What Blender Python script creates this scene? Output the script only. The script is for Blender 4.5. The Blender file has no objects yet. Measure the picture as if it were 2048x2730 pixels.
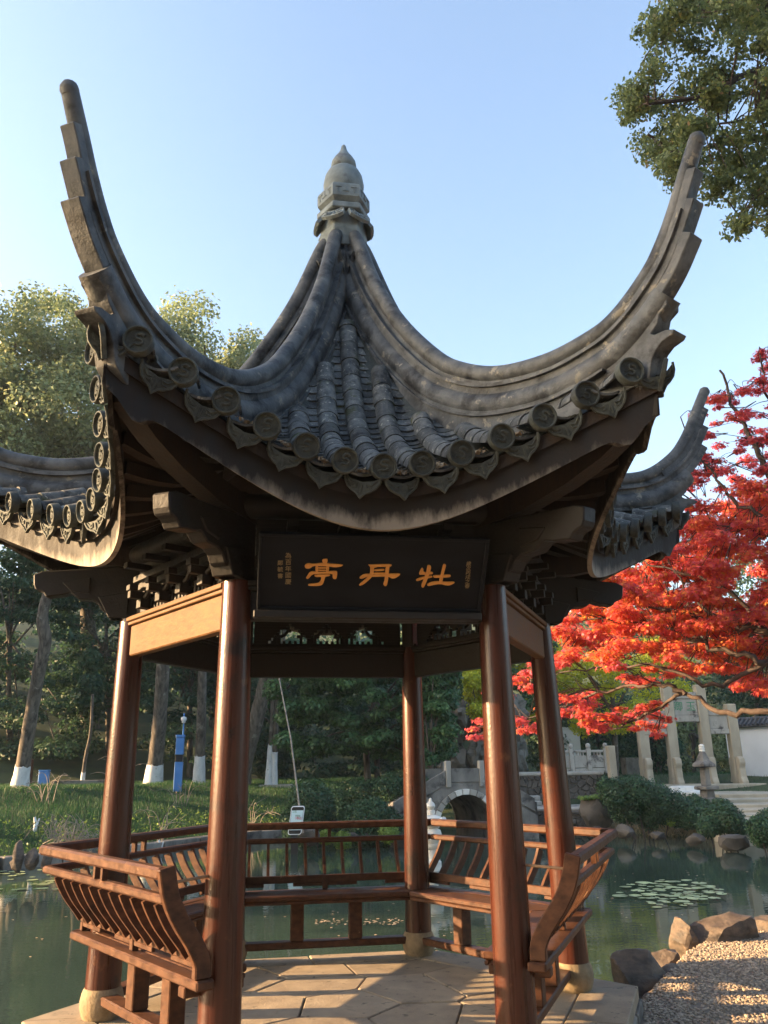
import bpy, bmesh, math, random
import numpy as np
from mathutils import Vector, Matrix

R = random.Random(7)
NR = np.random.default_rng(11)
SC = bpy.context.scene
COL = SC.collection
rad = math.radians

# ------------------------------------------------------------------ camera
CAM = np.array([-0.64185, -5.94645, 1.44885])
YAW, PITCH, ROLL, FPX = 0.1593, 0.3032, -0.0154, 2175.5
FW = np.array([math.sin(YAW)*math.cos(PITCH), math.cos(YAW)*math.cos(PITCH), math.sin(PITCH)])
_rt = np.array([math.cos(YAW), -math.sin(YAW), 0.0]); _up = np.cross(_rt, FW)
RT = math.cos(ROLL)*_rt + math.sin(ROLL)*_up
UP = -math.sin(ROLL)*_rt + math.cos(ROLL)*_up
cd = bpy.data.cameras.new('camera'); cam = bpy.data.objects.new('camera', cd); COL.objects.link(cam)
cd.sensor_fit = 'HORIZONTAL'; cd.sensor_width = 36.0; cd.lens = FPX/2048*36.0
cd.clip_start = 0.05; cd.clip_end = 1500
mw = Matrix.Identity(4)
for i in range(3):
    mw[i][0] = RT[i]; mw[i][1] = UP[i]; mw[i][2] = -FW[i]; mw[i][3] = CAM[i]
cam.matrix_world = mw
SC.camera = cam

# ------------------------------------------------------------------ sky, sun, exposure
SUN_DIR = Vector((-0.992, 0.125, 0)).normalized()
SUN_EL = rad(15.0)
world = bpy.data.worlds.new('World'); SC.world = world; world.use_nodes = True
wn = world.node_tree.nodes; wl = world.node_tree.links
bg = wn['Background']
sky = wn.new('ShaderNodeTexSky'); sky.sky_type = 'NISHITA'; sky.sun_disc = False
sky.sun_elevation = SUN_EL
sky.sun_rotation = math.atan2(SUN_DIR.x, SUN_DIR.y)
sky.air_density = 1.0; sky.dust_density = 3.2; sky.ozone_density = 1.2; sky.altitude = 50
wl.new(sky.outputs[0], bg.inputs[0]); bg.inputs[1].default_value = 0.118
sd = bpy.data.lights.new('sun', 'SUN'); sun = bpy.data.objects.new('sun', sd); COL.objects.link(sun)
sd.energy = 5.0; sd.angle = rad(0.55); sd.color = (1.0, 0.66, 0.34)
sv = Vector((SUN_DIR.x*math.cos(SUN_EL), SUN_DIR.y*math.cos(SUN_EL), math.sin(SUN_EL)))
sun.rotation_euler = sv.to_track_quat('Z', 'Y').to_euler(); sun.location = (-20, 5, 20)
SC.view_settings.view_transform = 'Standard'; SC.view_settings.look = 'None'
SC.view_settings.exposure = 2.32; SC.view_settings.gamma = 1.0
SC.view_settings.use_curve_mapping = False
SC.render.engine = 'CYCLES'
SC.cycles.max_bounces = 8; SC.cycles.diffuse_bounces = 4; SC.cycles.glossy_bounces = 4
SC.cycles.transparent_max_bounces = 8; SC.cycles.sample_clamp_indirect = 6.0
SC.cycles.use_denoising = True

DP = 2048/1659.0
def P(x, y, Z):
    """world point seen at photo position (x, y) (1659 px wide) at depth Z metres"""
    return Vector(CAM + Z*(FW + RT*((x*DP-1024)/FPX) + UP*((1365-y*DP)/FPX)))
def PXM(px, Z): return px*DP/FPX*Z

# ------------------------------------------------------------------ helpers
def link(o): COL.objects.link(o); return o
def tag(o, label=None, cat=None, group=None, kind=None):
    if label: o['label'] = label
    if cat: o['category'] = cat
    if group: o['group'] = group
    if kind: o['kind'] = kind
    return o
def empty(name, loc=(0, 0, 0), rz=0.0):
    o = bpy.data.objects.new(name, None); link(o); o.location = loc; o.rotation_euler = (0, 0, rz)
    o.empty_display_size = 0.2
    return o
def place(name, me, parent=None, m=None):
    o = bpy.data.objects.new(name, me); link(o)
    if parent is not None: o.parent = parent
    if m is not None: o.matrix_basis = m
    return o

class MB:
    def __init__(s): s.v = []; s.f = []; s.att = None
    def add(s, vs, fs):
        n = len(s.v); s.v += [tuple(map(float, p)) for p in vs]; s.f += [tuple(i+n for i in f) for f in fs]
    def box(s, c, a, b, d):
        c, a, b, d = (np.array(q, float) for q in (c, a, b, d))
        vs = [c+i*a+j*b+k*d for i in (-1, 1) for j in (-1, 1) for k in (-1, 1)]
        fs = [(0, 1, 3, 2), (4, 6, 7, 5), (0, 4, 5, 1), (2, 3, 7, 6), (0, 2, 6, 4), (1, 5, 7, 3)]
        if np.dot(np.cross(a, b), d) < 0: fs = [f[::-1] for f in fs]
        s.add(vs, fs); return s
    def abox(s, x0, x1, y0, y1, z0, z1):
        return s.box(((x0+x1)/2, (y0+y1)/2, (z0+z1)/2), ((x1-x0)/2, 0, 0), (0, (y1-y0)/2, 0), (0, 0, (z1-z0)/2))
    def lbox(s, k, t0, t1, d0, d1, z0, z1):
        T, N = TF[k], NF[k]
        c = T*((t0+t1)/2)+N*((d0+d1)/2)+Z3*((z0+z1)/2)
        return s.box(c, T*((t1-t0)/2), N*((d1-d0)/2), Z3*((z1-z0)/2))
    def tube(s, pts, rr, n=8, caps=True):
        pts = [np.array(p, float) for p in pts]
        if not hasattr(rr, '__len__'): rr = [rr]*len(pts)
        base = len(s.v); last = None; rings = []
        for i, p in enumerate(pts):
            t = pts[min(i+1, len(pts)-1)]-pts[max(i-1, 0)]; t = t/(np.linalg.norm(t)+1e-9)
            if last is None:
                ref = np.array([0, 0, 1.0]) if abs(t[2]) < .9 else np.array([1.0, 0, 0])
                a = np.cross(ref, t)
            else: a = last-t*np.dot(last, t)
            a = a/(np.linalg.norm(a)+1e-9); last = a; b = np.cross(t, a)
            rings.append([p+rr[i]*(a*math.cos(2*math.pi*j/n)+b*math.sin(2*math.pi*j/n)) for j in range(n)])
        vs = [v for r in rings for v in r]; fs = []
        for i in range(len(pts)-1):
            for j in range(n):
                fs.append((i*n+j, i*n+(j+1) % n, (i+1)*n+(j+1) % n, (i+1)*n+j))
        if caps: fs.append(tuple(range(n))[::-1]); fs.append(tuple((len(pts)-1)*n+j for j in range(n)))
        s.add(vs, fs); return s
    def lathe(s, prof, n=24, c=(0, 0, 0), a0=0.0, caps=True):
        vs = []; fs = []
        for r, z in prof:
            for j in range(n):
                a = a0+2*math.pi*j/n; vs.append((c[0]+r*math.cos(a), c[1]+r*math.sin(a), c[2]+z))
        for i in range(len(prof)-1):
            for j in range(n): fs.append((i*n+j, i*n+(j+1) % n, (i+1)*n+(j+1) % n, (i+1)*n+j))
        if caps:
            fs.append(tuple(range(n))[::-1]); fs.append(tuple((len(prof)-1)*n+j for j in range(n)))
        s.add(vs, fs); return s
    def sweep(s, path, sec, fr, scale=None):
        """path: list of 3d points; sec: closed 2d section; fr(i) -> (axis a, axis b)"""
        n = len(sec); vs = []; fs = []
        for i, p in enumerate(path):
            a, b = fr(i); k = 1.0 if scale is None else scale[i]
            for (x, y) in sec: vs.append(np.array(p)+k*(x*a+y*b))
        for i in range(len(path)-1):
            for j in range(n): fs.append((i*n+j, (i+1)*n+j, (i+1)*n+(j+1) % n, i*n+(j+1) % n))
        fs.append(tuple(range(n))); fs.append(tuple((len(path)-1)*n+j for j in range(n))[::-1])
        s.add(vs, fs); return s
    def prism(s, poly, o, ax, ay, an, th):
        """2d polygon extruded symmetrically by th along an"""
        o, ax, ay, an = (np.array(q, float) for q in (o, ax, ay, an)); n = len(poly)
        vs = [o+x*ax+y*ay-an*th/2 for x, y in poly]+[o+x*ax+y*ay+an*th/2 for x, y in poly]
        fs = [tuple(range(n))[::-1], tuple(range(n, 2*n))]+[(i, (i+1) % n, n+(i+1) % n, n+i) for i in range(n)]
        s.add(vs, fs); return s
    def mesh(s, name, mat, smooth=None, bev=0.0, fixn=True, mats=None):
        me = bpy.data.meshes.new(name); me.from_pydata(s.v, [], s.f); me.update()
        if fixn or bev:
            bm = bmesh.new(); bm.from_mesh(me)
            bmesh.ops.recalc_face_normals(bm, faces=bm.faces)
            if bev:
                es = [e for e in bm.edges if len(e.link_faces) == 2 and e.calc_face_angle(0) > rad(30)]
                bmesh.ops.bevel(bm, geom=es, offset=bev, segments=1, affect='EDGES', clamp_overlap=True)
            bm.to_mesh(me); bm.free()
        if smooth is not None:
            me.shade_smooth(); me.set_sharp_from_angle(angle=rad(smooth))
        if mat: me.materials.append(mat)
        return me
    def build(s, name, mat, parent=None, smooth=None, bev=0.0, fixn=True):
        return place(name, s.mesh(name, mat, smooth, bev, fixn), parent)

def catmull(pts, n=8):
    pts = [np.array(p, float) for p in pts]; out = []
    q = [2*pts[0]-pts[1]]+pts+[2*pts[-1]-pts[-2]]
    for i in range(1, len(q)-2):
        for k in range(n):
            t = k/n; a, b, c, d = q[i-1:i+3]
            out.append(.5*((2*b)+(-a+c)*t+(2*a-5*b+4*c-d)*t*t+(-a+3*b-3*c+d)*t**3))
    out.append(pts[-1]); return out

# ------------------------------------------------------------------ materials
def lin(c):  # sRGB 0-255 to linear
    return tuple((x/255/12.92 if x/255 <= .04045 else ((x/255+.055)/1.055)**2.4) for x in c)
def nmat(name):
    m = bpy.data.materials.new(name); m.use_nodes = True
    nt = m.node_tree; b = nt.nodes['Principled BSDF']; return m, nt, b
def noise(nt, vec, scale, detail=4, rough=.55):
    n = nt.nodes.new('ShaderNodeTexNoise'); n.inputs['Scale'].default_value = scale
    n.inputs['Detail'].default_value = detail; n.inputs['Roughness'].default_value = rough
    nt.links.new(vec, n.inputs['Vector']); return n.outputs[0]
def ramp(nt, fac, stops, interp='LINEAR'):
    r = nt.nodes.new('ShaderNodeValToRGB'); r.color_ramp.interpolation = interp; e = r.color_ramp.elements
    while len(e) < len(stops): e.new(.5)
    for i, (p, c) in enumerate(stops):
        e[i].position = p; e[i].color = (*c, 1) if len(c) == 3 else c
    nt.links.new(fac, r.inputs[0]); return r.outputs[0]
def mix(nt, fac, a, b, mode='MIX'):
    m = nt.nodes.new('ShaderNodeMix'); m.data_type = 'RGBA'; m.blend_type = mode
    if hasattr(fac, 'links'): nt.links.new(fac, m.inputs[0])
    else: m.inputs[0].default_value = fac
    for k, v in ((6, a), (7, b)):
        if hasattr(v, 'links'): nt.links.new(v, m.inputs[k])
        else: m.inputs[k].default_value = (*v, 1)
    return m.outputs[2]
def surf(name, c1, c2, sc=(8, 8, 8), detail=5, rough=(.6, .75), bump=.3, bscale=30, patch=None, patch2=None, patch3=None,
         coat=0, spec=.4, objspace=False, wear=None, rnd=0.0, lo=.3, hi=.7):
    m, nt, b = nmat(name)
    if objspace:
        tc = nt.nodes.new('ShaderNodeTexCoord'); src = tc.outputs['Object']
    else:
        g = nt.nodes.new('ShaderNodeNewGeometry'); src = g.outputs['Position']
    mp = nt.nodes.new('ShaderNodeMapping'); nt.links.new(src, mp.inputs[0]); mp.inputs['Scale'].default_value = sc
    f = noise(nt, mp.outputs[0], 1.0, detail)
    col = ramp(nt, f, [(lo, c1), (hi, c2)])
    for pt in (patch, patch2, patch3):
        if pt:
            pc, ps, th, sf = pt
            mask = ramp(nt, noise(nt, src, ps, 6, .65), [(th, (0, 0, 0)), (min(1, th+sf), (1, 1, 1))])
            col = mix(nt, mask, col, pc)
    if wear:
        at = nt.nodes.new('ShaderNodeAttribute'); at.attribute_name = 'wear'
        nz = noise(nt, mp.outputs[0], .9, 6, .7)
        ad = nt.nodes.new('ShaderNodeMath'); ad.operation = 'MULTIPLY'
        nt.links.new(at.outputs['Fac'], ad.inputs[0]); nt.links.new(nz, ad.inputs[1])
        mask = ramp(nt, ad.outputs[0], [(.22, (0, 0, 0)), (.44, (1, 1, 1))])
        col = mix(nt, mask, col, wear)
    if rnd:
        oi = nt.nodes.new('ShaderNodeObjectInfo')
        k = ramp(nt, oi.outputs['Random'], [(0, (1-rnd,)*3), (1, (1+rnd,)*3)])
        col = mix(nt, 1.0, col, k, 'MULTIPLY')
    nt.links.new(col, b.inputs['Base Color'])
    rr = nt.nodes.new('ShaderNodeMapRange'); nt.links.new(f, rr.inputs[0])
    rr.inputs[1].default_value = .3; rr.inputs[2].default_value = .7
    rr.inputs[3].default_value = rough[0]; rr.inputs[4].default_value = rough[1]
    nt.links.new(rr.outputs[0], b.inputs['Roughness'])
    b.inputs['Specular IOR Level'].default_value = spec
    if coat: b.inputs['Coat Weight'].default_value = coat; b.inputs['Coat Roughness'].default_value = .25
    if bump:
        bp = nt.nodes.new('ShaderNodeBump'); bp.inputs['Strength'].default_value = bump; bp.inputs['Distance'].default_value = .02
        hn = mix(nt, .5, noise(nt, src, bscale, 6, .6), noise(nt, mp.outputs[0], 2.0, 4))
        nt.links.new(hn, bp.inputs['Height']); nt.links.new(bp.outputs[0], b.inputs['Normal'])
    return m
def leafmat(name, stops, trans=.35, rough=.5, big=0.0):
    m, nt, b = nmat(name)
    at = nt.nodes.new('ShaderNodeAttribute'); at.attribute_name = 'rnd'
    col = ramp(nt, at.outputs['Fac'], stops)
    nt.links.new(col, b.inputs['Base Color']); b.inputs['Roughness'].default_value = rough
    b.inputs['Specular IOR Level'].default_value = .35
    tr = nt.nodes.new('ShaderNodeBsdfTranslucent'); nt.links.new(col, tr.inputs[0])
    mx = nt.nodes.new('ShaderNodeMixShader'); mx.inputs[0].default_value = trans
    nt.links.new(b.outputs[0], mx.inputs[1]); nt.links.new(tr.outputs[0], mx.inputs[2])
    nt.links.new(mx.outputs[0], nt.nodes['Material Output'].inputs[0]); return m
def plain(name, c, rough=.6, metal=0.0, spec=.5):
    m, nt, b = nmat(name); b.inputs['Base Color'].default_value = (*c, 1); b.inputs['Roughness'].default_value = rough
    b.inputs['Metallic'].default_value = metal; b.inputs['Specular IOR Level'].default_value = spec; return m

M = {}
M['tile'] = surf('roof_tile', (.022, .025, .026), (.165, .168, .158), (16, 16, 16), detail=9, rough=(.5, .85), bump=.6, bscale=75,
                 patch=((.30, .285, .235), 34, .60, .04), patch2=((.014, .014, .014), 5, .55, .12), patch3=((.055, .060, .026), 6.5, .585, .08), rnd=.38)
M['disc'] = surf('disc_tile', (.020, .025, .024), (.080, .090, .080), (22, 22, 22), detail=7, rough=(.6, .85), bump=.5, bscale=90,
                 patch=((.09, .095, .06), 20, .62, .1), rnd=.2)
M['ridge'] = surf('ridge_plaster', (.020, .024, .028), (.145, .150, .150), (8, 8, 8), detail=8, rough=(.5, .75), bump=.4, bscale=40,
                  patch=((.22, .20, .16), 9, .605, .05), patch2=((.012, .012, .013), 4.2, .52, .14))
M['finial'] = surf('finial_stone', (.11, .135, .138), (.25, .285, .285), (9, 9, 9), rough=(.6, .8), bump=.3, bscale=50,
                   patch=((.09, .09, .10), 6, .6, .1))
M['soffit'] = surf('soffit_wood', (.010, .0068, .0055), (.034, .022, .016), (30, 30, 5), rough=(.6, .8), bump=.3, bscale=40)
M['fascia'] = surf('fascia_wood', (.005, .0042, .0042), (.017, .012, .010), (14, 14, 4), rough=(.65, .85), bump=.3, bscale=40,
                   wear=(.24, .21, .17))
M['col'] = surf('column_lacquer', (.028, .0062, .0036), (.070, .018, .008), (34, 34, 1.3), detail=7, rough=(.24, .36), bump=.16, bscale=60,
                spec=.42, patch=((.11, .045, .022), 7, .63, .10), patch2=((.012, .005, .004), 2.6, .56, .10))
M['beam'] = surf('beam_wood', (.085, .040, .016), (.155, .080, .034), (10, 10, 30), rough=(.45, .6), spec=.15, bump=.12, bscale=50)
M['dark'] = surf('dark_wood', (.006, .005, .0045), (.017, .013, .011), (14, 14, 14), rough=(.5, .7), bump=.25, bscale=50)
M['bench'] = surf('bench_wood', (.034, .0135, .008), (.098, .042, .021), (16, 16, 24), detail=7, spec=.2, rough=(.4, .6), bump=.12, bscale=60,
                  patch=((.22, .12, .065), 10, .66, .06), patch2=((.03, .013, .009), 7, .62, .1))
M['plinth'] = surf('plinth_stone', (.16, .115, .065), (.30, .225, .135), (14, 14, 14), rough=(.75, .9), bump=.6, bscale=45)
M['slab'] = surf('paving_stone', (.21, .165, .115), (.33, .265, .185), (5, 5, 5), rough=(.7, .9), bump=.45, bscale=70,
                 patch=((.14, .112, .08), 3.5, .58, .14), patch2=((.10, .085, .06), 11, .60, .08), patch3=((.28, .24, .18), 7, .63, .08), rnd=.10)
M['joint'] = surf('joint_earth', (.06, .05, .04), (.10, .08, .06), (20, 20, 20), bump=.4)
M['plaque'] = surf('plaque_lacquer', (.0035, .0045, .007), (.010, .012, .017), (3, 3, 12), rough=(.42, .6), bump=.1, bscale=30, spec=.12)
M['gold'] = surf('gold_paint', (.52, .22, .045), (.66, .30, .07), (20, 20, 20), rough=(.4, .5), bump=.05)
M['gold2'] = plain('faded_gold_paint', (.24, .17, .08), .6)
M['iron'] = surf('iron_rod', (.16, .09, .05), (.28, .17, .09), (30, 30, 30), bump=.2)
M['rock'] = surf('dark_rock', (.035, .028, .024), (.15, .112, .085), (7, 7, 16), detail=8, rough=(.6, .85), bump=1.0, bscale=26,
                 patch=((.18, .15, .12), 5, .6, .12), patch2=((.028, .022, .019), 4, .57, .12))
M['greyrock'] = surf('grey_rock', (.040, .034, .028), (.125, .105, .085), (3, 3, 3), rough=(.7, .9), bump=.7, bscale=9,
                     patch=((.05, .042, .035), 2.4, .53, .14))
M['rockery'] = surf('rockery_limestone', (.06, .055, .045), (.22, .20, .165), (1.6, 1.6, 1.2), rough=(.75, .9), bump=.9, bscale=4,
                    patch=((.045, .05, .035), 1.6, .53, .12))
M['oldstone'] = surf('weathered_stone', (.09, .082, .072), (.27, .245, .21), (2.5, 2.5, 1.2), rough=(.75, .9), bump=.4, bscale=14,
                     patch=((.045, .04, .037), 1.8, .52, .12))
M['gatestone'] = surf('gate_stone', (.28, .235, .165), (.46, .39, .29), (2, 2, .8), rough=(.75, .9), bump=.3, bscale=12,
                      patch=((.28, .25, .20), 1.6, .60, .12))
M['gatebeam'] = surf('gate_beam_stone', (.26, .235, .195), (.42, .385, .33), (3, 3, .6), rough=(.75, .9), bump=.3, bscale=12,
                     patch=((.07, .063, .057), 2.2, .54, .10))
M['whitestone'] = surf('white_marble', (.58, .54, .47), (.72, .68, .60), (6, 6, 6), bump=.2, patch=((.4, .37, .32), 5, .64, .1))
M['whitewash'] = surf('limewash', (.60, .60, .60), (.80, .80, .80), (7, 7, 3), detail=8, rough=(.8, .9), bump=.7, bscale=14, patch=((.32, .29, .25), 5, .62, .05))
M['whitewall'] = surf('white_plaster', (.66, .66, .66), (.80, .80, .79), (.8, .8, .8), rough=(.85, .9), bump=.1,
                      patch=((.48, .48, .47), .9, .66, .15))
M['bark'] = surf('bark', (.035, .028, .022), (.20, .17, .14), (9, 9, 1.6), detail=9, rough=(.8, .95), bump=1.0, bscale=12, patch=((.26, .24, .20), 2.6, .58, .08), patch2=((.03, .025, .02), 1.6, .6, .1))
M['darkbark'] = surf('maple_bark', (.035, .024, .020), (.09, .065, .055), (14, 14, 6), rough=(.7, .9), bump=.5, bscale=40)
M['drytwig'] = surf('dry_twig', (.16, .13, .10), (.34, .29, .23), (10, 10, 10), rough=(.8, .9), bump=.2)
M['ground'] = surf('bank_soil', (.022, .036, .012), (.055, .075, .025), (1.1, 1.1, 1.1), rough=(.85, .95), bump=.6, bscale=8,
                   patch=((.085, .065, .042), .55, .60, .12))
M['gravelbase'] = surf('gravel_bed', (.12, .097, .073), (.23, .19, .15), (40, 40, 40), rough=(.8, .95), bump=.6, bscale=60)
M['pebble'] = surf('pebbles', (.19, .145, .105), (.44, .355, .265), (33, 33, 33), detail=1, rough=(.6, .8), bump=0, lo=.35, hi=.65)
M['blue'] = surf('blue_paint', (.06, .20, .50), (.09, .26, .60), (3, 3, 3), rough=(.4, .5), bump=.05)
M['black'] = plain('black_panel', (.012, .012, .016), .3)
M['white'] = plain('white_plastic', (.78, .78, .78), .4)
M['screen'] = surf('sign_print', (.50, .68, .66), (.62, .76, .80), (1.2, 1.2, 1.5), rough=(.3, .4), bump=0)
M['red'] = plain('red_print', (.55, .05, .08), .5)
M['greenprint'] = plain('green_print', (.05, .22, .10), .6)
M['tilefar'] = surf('wall_cap_tile', (.03, .03, .033), (.08, .08, .085), (3, 3, 3), bump=.4, bscale=10)
M['lily'] = surf('lily_pad', (.20, .26, .11), (.36, .40, .19), (3, 3, 3), rough=(.3, .45), bump=.1, rnd=.3)
M['float'] = plain('floating_leaf', (.42, .30, .17), .6)
M['straw'] = leafmat('dry_reed', [(0, (.20, .15, .08)), (1, (.42, .34, .20))], .25, .8)
M['grass'] = leafmat('grass_blade', [(0, (.016, .060, .018)), (.7, (.035, .115, .035)), (1, (.09, .17, .05))], .3, .6)
M['herb'] = leafmat('herb_leaf', [(0, (.08, .17, .03)), (1, (.30, .38, .07))], .4, .5)
M['hedge'] = leafmat('hedge_leaf', [(0, (.022, .055, .024)), (.6, (.045, .10, .042)), (1, (.09, .16, .065))], .25, .45)
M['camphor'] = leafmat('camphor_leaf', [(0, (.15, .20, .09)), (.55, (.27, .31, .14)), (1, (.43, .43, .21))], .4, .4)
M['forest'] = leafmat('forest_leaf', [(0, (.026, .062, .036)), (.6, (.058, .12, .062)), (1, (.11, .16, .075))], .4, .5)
M['broad'] = leafmat('broad_leaf', [(0, (.035, .09, .035)), (.6, (.08, .17, .065)), (1, (.16, .27, .09))], .35, .4)
M['maple'] = leafmat('maple_leaf', [(0, (.56, .115, .17)), (.3, (.66, .10, .105)), (.6, (.74, .16, .08)), (.82, (.76, .29, .07)), (1, (.58, .42, .09))], .5, .5)
M['ginkgo'] = leafmat('yellow_leaf', [(0, (.34, .40, .05)), (.5, (.62, .60, .05)), (1, (.80, .68, .05))], .5, .5)
M['tallow'] = leafmat('oval_leaf', [(0, (.11, .145, .065)), (.6, (.22, .26, .11)), (.88, (.36, .37, .11)), (1, (.42, .28, .16))], .6, .35)
def water_mat():
    m, nt, b = nmat('pond_water')
    g = nt.nodes.new('ShaderNodeNewGeometry')
    c = ramp(nt, noise(nt, g.outputs['Position'], .35, 4), [(.3, (.024, .042, .032)), (.7, (.044, .066, .050))])
    nt.links.new(c, b.inputs['Base Color']); b.inputs['Roughness'].default_value = .02; b.inputs['IOR'].default_value = 1.33
    b.inputs['Specular IOR Level'].default_value = .6
    mp = nt.nodes.new('ShaderNodeMapping'); nt.links.new(g.outputs['Position'], mp.inputs[0]); mp.inputs['Scale'].default_value = (1.2, 2.2, 1)
    bp = nt.nodes.new('ShaderNodeBump'); bp.inputs['Strength'].default_value = .05; bp.inputs['Distance'].default_value = .03
    nt.links.new(noise(nt, mp.outputs[0], 3.0, 3), bp.inputs['Height']); nt.links.new(bp.outputs[0], b.inputs['Normal']); return m
M['water'] = water_mat()

# ------------------------------------------------------------------ terrain
WZ = -0.70
POND = np.array([(-21, 6), (-19, 9.5), (-14, 12.5), (-6.3, 15.6), (-3, 18.8), (-.3, 22), (3, 23.6), (6, 24.6), (9, 23.2), (10.7, 21), (12.3, 18.8), (13.6, 17), (15.5, 15.8),
                 (20, 15), (26, 13.5), (26, 10.5), (20, 9.6), (14, 8.2), (9, 5.8), (6, 4.0), (4.4, 2.75), (3.6, 2.42), (3.02, 1.9), (2.42, 1.15), (1.95, .55),
                 (1.3, -.1), (.6, -.6), (-.6, -.8), (-1.6, -.9), (-3, -1.2), (-8, -2.5), (-16, -3.5), (-20, 0)], float)
def sdist(X, Y):
    """signed distance to the pond outline, positive on land"""
    d2 = np.full(X.shape, 1e9); inside = np.zeros(X.shape, bool); n = len(POND)
    for i in range(n):
        a = POND[i]; b = POND[(i+1) % n]; ab = b-a
        t = np.clip(((X-a[0])*ab[0]+(Y-a[1])*ab[1])/(ab@ab), 0, 1)
        d2 = np.minimum(d2, (X-a[0]-t*ab[0])**2+(Y-a[1]-t*ab[1])**2)
        c = ((a[1] > Y) != (b[1] > Y)); xi = (b[0]-a[0])*(Y-a[1])/((b[1]-a[1]) if b[1] != a[1] else 1e-9)+a[0]
        inside ^= c & (X < xi)
    d = np.sqrt(d2); return np.where(inside, -d, d)
def ground_h(X, Y):
    X = np.asarray(X, float); Y = np.asarray(Y, float); d = sdist(X, Y)
    near = np.minimum(-.15, -.72+1.6*np.maximum(d, 0))
    near = np.where(d > 0, near, -.72+1.2*d)
    far = np.where(d > 0, -.66+np.minimum(np.where(X < 5, .19, .12)*d, 1.45)+.25*np.clip(d, 0, .35), -.72+.8*d)
    ramp_hill = np.where(X < 9, np.clip(d-15, 0, 80)*.33, np.clip(d-24, 0, 80)*.30)
    far = far+ramp_hill+.06*np.sin(X*1.3)*np.sin(Y*1.1)*np.clip(d/3, 0, 1)
    w = np.clip((Y-9.5)/3.0, 0, 1)
    h = near*(1-w)+far*w
    return np.maximum(h, -1.8)
def gh(x, y): return float(ground_h(np.array([x]), np.array([y]))[0])
def axis(lo, hi, segs):
    out = [lo]
    while out[-1] < hi:
        x = out[-1]; st = next(s for (a, b, s) in segs if a <= x < b); out.append(x+st)
    return np.array(out)
gx = axis(-160, 160, [(-1e3, -40, 8), (-40, -12, 1.0), (-12, 0, .6), (0, 8, .22), (8, 22, .6), (22, 45, 1.5), (45, 1e3, 8)])
gy = axis(-60, 220, [(-1e3, -12, 5), (-12, -4, .8), (-4, 5, .22), (5, 30, .6), (30, 60, 1.5), (60, 1e3, 8)])
GX, GY = np.meshgrid(gx, gy); GZ = ground_h(GX, GY)
def grid_mesh(name, X, Y, Z, mask=None, mat=None):
    ny, nx = X.shape; V = np.stack([X, Y, Z], -1).reshape(-1, 3)
    i = np.arange(ny-1)[:, None]*nx+np.arange(nx-1)[None, :]
    F = np.stack([i, i+1, i+nx+1, i+nx], -1).reshape(-1, 4)
    if mask is not None: F = F[mask.reshape(-1)]
    me = bpy.data.meshes.new(name); me.from_pydata(V.tolist(), [], F.tolist()); me.update(); me.shade_smooth()
    me.materials.append(mat); return me
cy_ = (GY[:-1, :-1]+GY[1:, 1:])/2; cx_ = (GX[:-1, :-1]+GX[1:, 1:])/2
gravel_mask = (cy_ < 9.0)
tag(place('ground', grid_mesh('ground', GX, GY, GZ, ~gravel_mask, M['ground'])), 'grassy earth bank and wooded slope behind the pond', kind='structure')
tag(place('gravel_path', grid_mesh('gravel_path', GX, GY, GZ, gravel_mask, M['gravelbase'])), 'pebble gravel ground on the near side of the pond', kind='structure')
w = MB(); w.add([(-60, -20, WZ), (40, -20, WZ), (40, 32, WZ), (-60, 32, WZ)], [(0, 1, 2, 3)])
tag(w.build('pond_water', M['water'], fixn=False), 'still green pond reflecting trees and stone gate', kind='structure')

# ------------------------------------------------------------------ pavilion frame of reference
Z3 = np.array([0, 0, 1.0])
PHI = [rad(-90+60*k) for k in range(6)]
NF = [np.array([math.cos(a), math.sin(a), 0]) for a in PHI]
TF = [np.array([-math.sin(a), math.cos(a), 0]) for a in PHI]
CANG = [-120, -60, 0, 60, 120, 180]                 # corner k is at the start (t<0) of face k
CD = [np.array([math.cos(rad(a)), math.sin(rad(a)), 0]) for a in CANG]
CN = [np.array([-math.sin(rad(a)), math.cos(rad(a)), 0]) for a in CANG]
LIFT = [0.0, .13, .06, .03, .0, .0]
T30 = math.tan(rad(30))
pav = empty('pavilion')
tag(pav, 'hexagonal wooden pavilion with steep upturned grey tile roof and red brown columns', 'pavilion')

# columns with stone bases
COLR = 1.5
base_off = {2: np.array([.06, .0, 0])}
for k in range(6):
    c0 = CD[k]*COLR*1.006+base_off.get(k, np.zeros(3)); c1 = CD[k]*COLR
    m = MB(); pts = []; rr = []
    for i in range(9):
        f = i/8; pts.append(c0*(1-f)+c1*f+Z3*(.13+f*(2.47-.13))); rr.append(.108-.024*f)
    m.tube(pts, rr, 28)
    co = m.build('column', M['col'], pav, smooth=40)
    b = MB(); b.lathe([(.104, -.005), (.118, .02), (.130, .06), (.132, .10), (.124, .14), (.110, .17)], 24, c0)
    b.build('column_base', M['plinth'], co, smooth=40)
    tp = MB(); tp.box(c1+Z3*2.485, CD[k]*.075, CN[k]*.075, Z3*.012); tp.build('column_cap', M['dark'], co)

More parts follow.
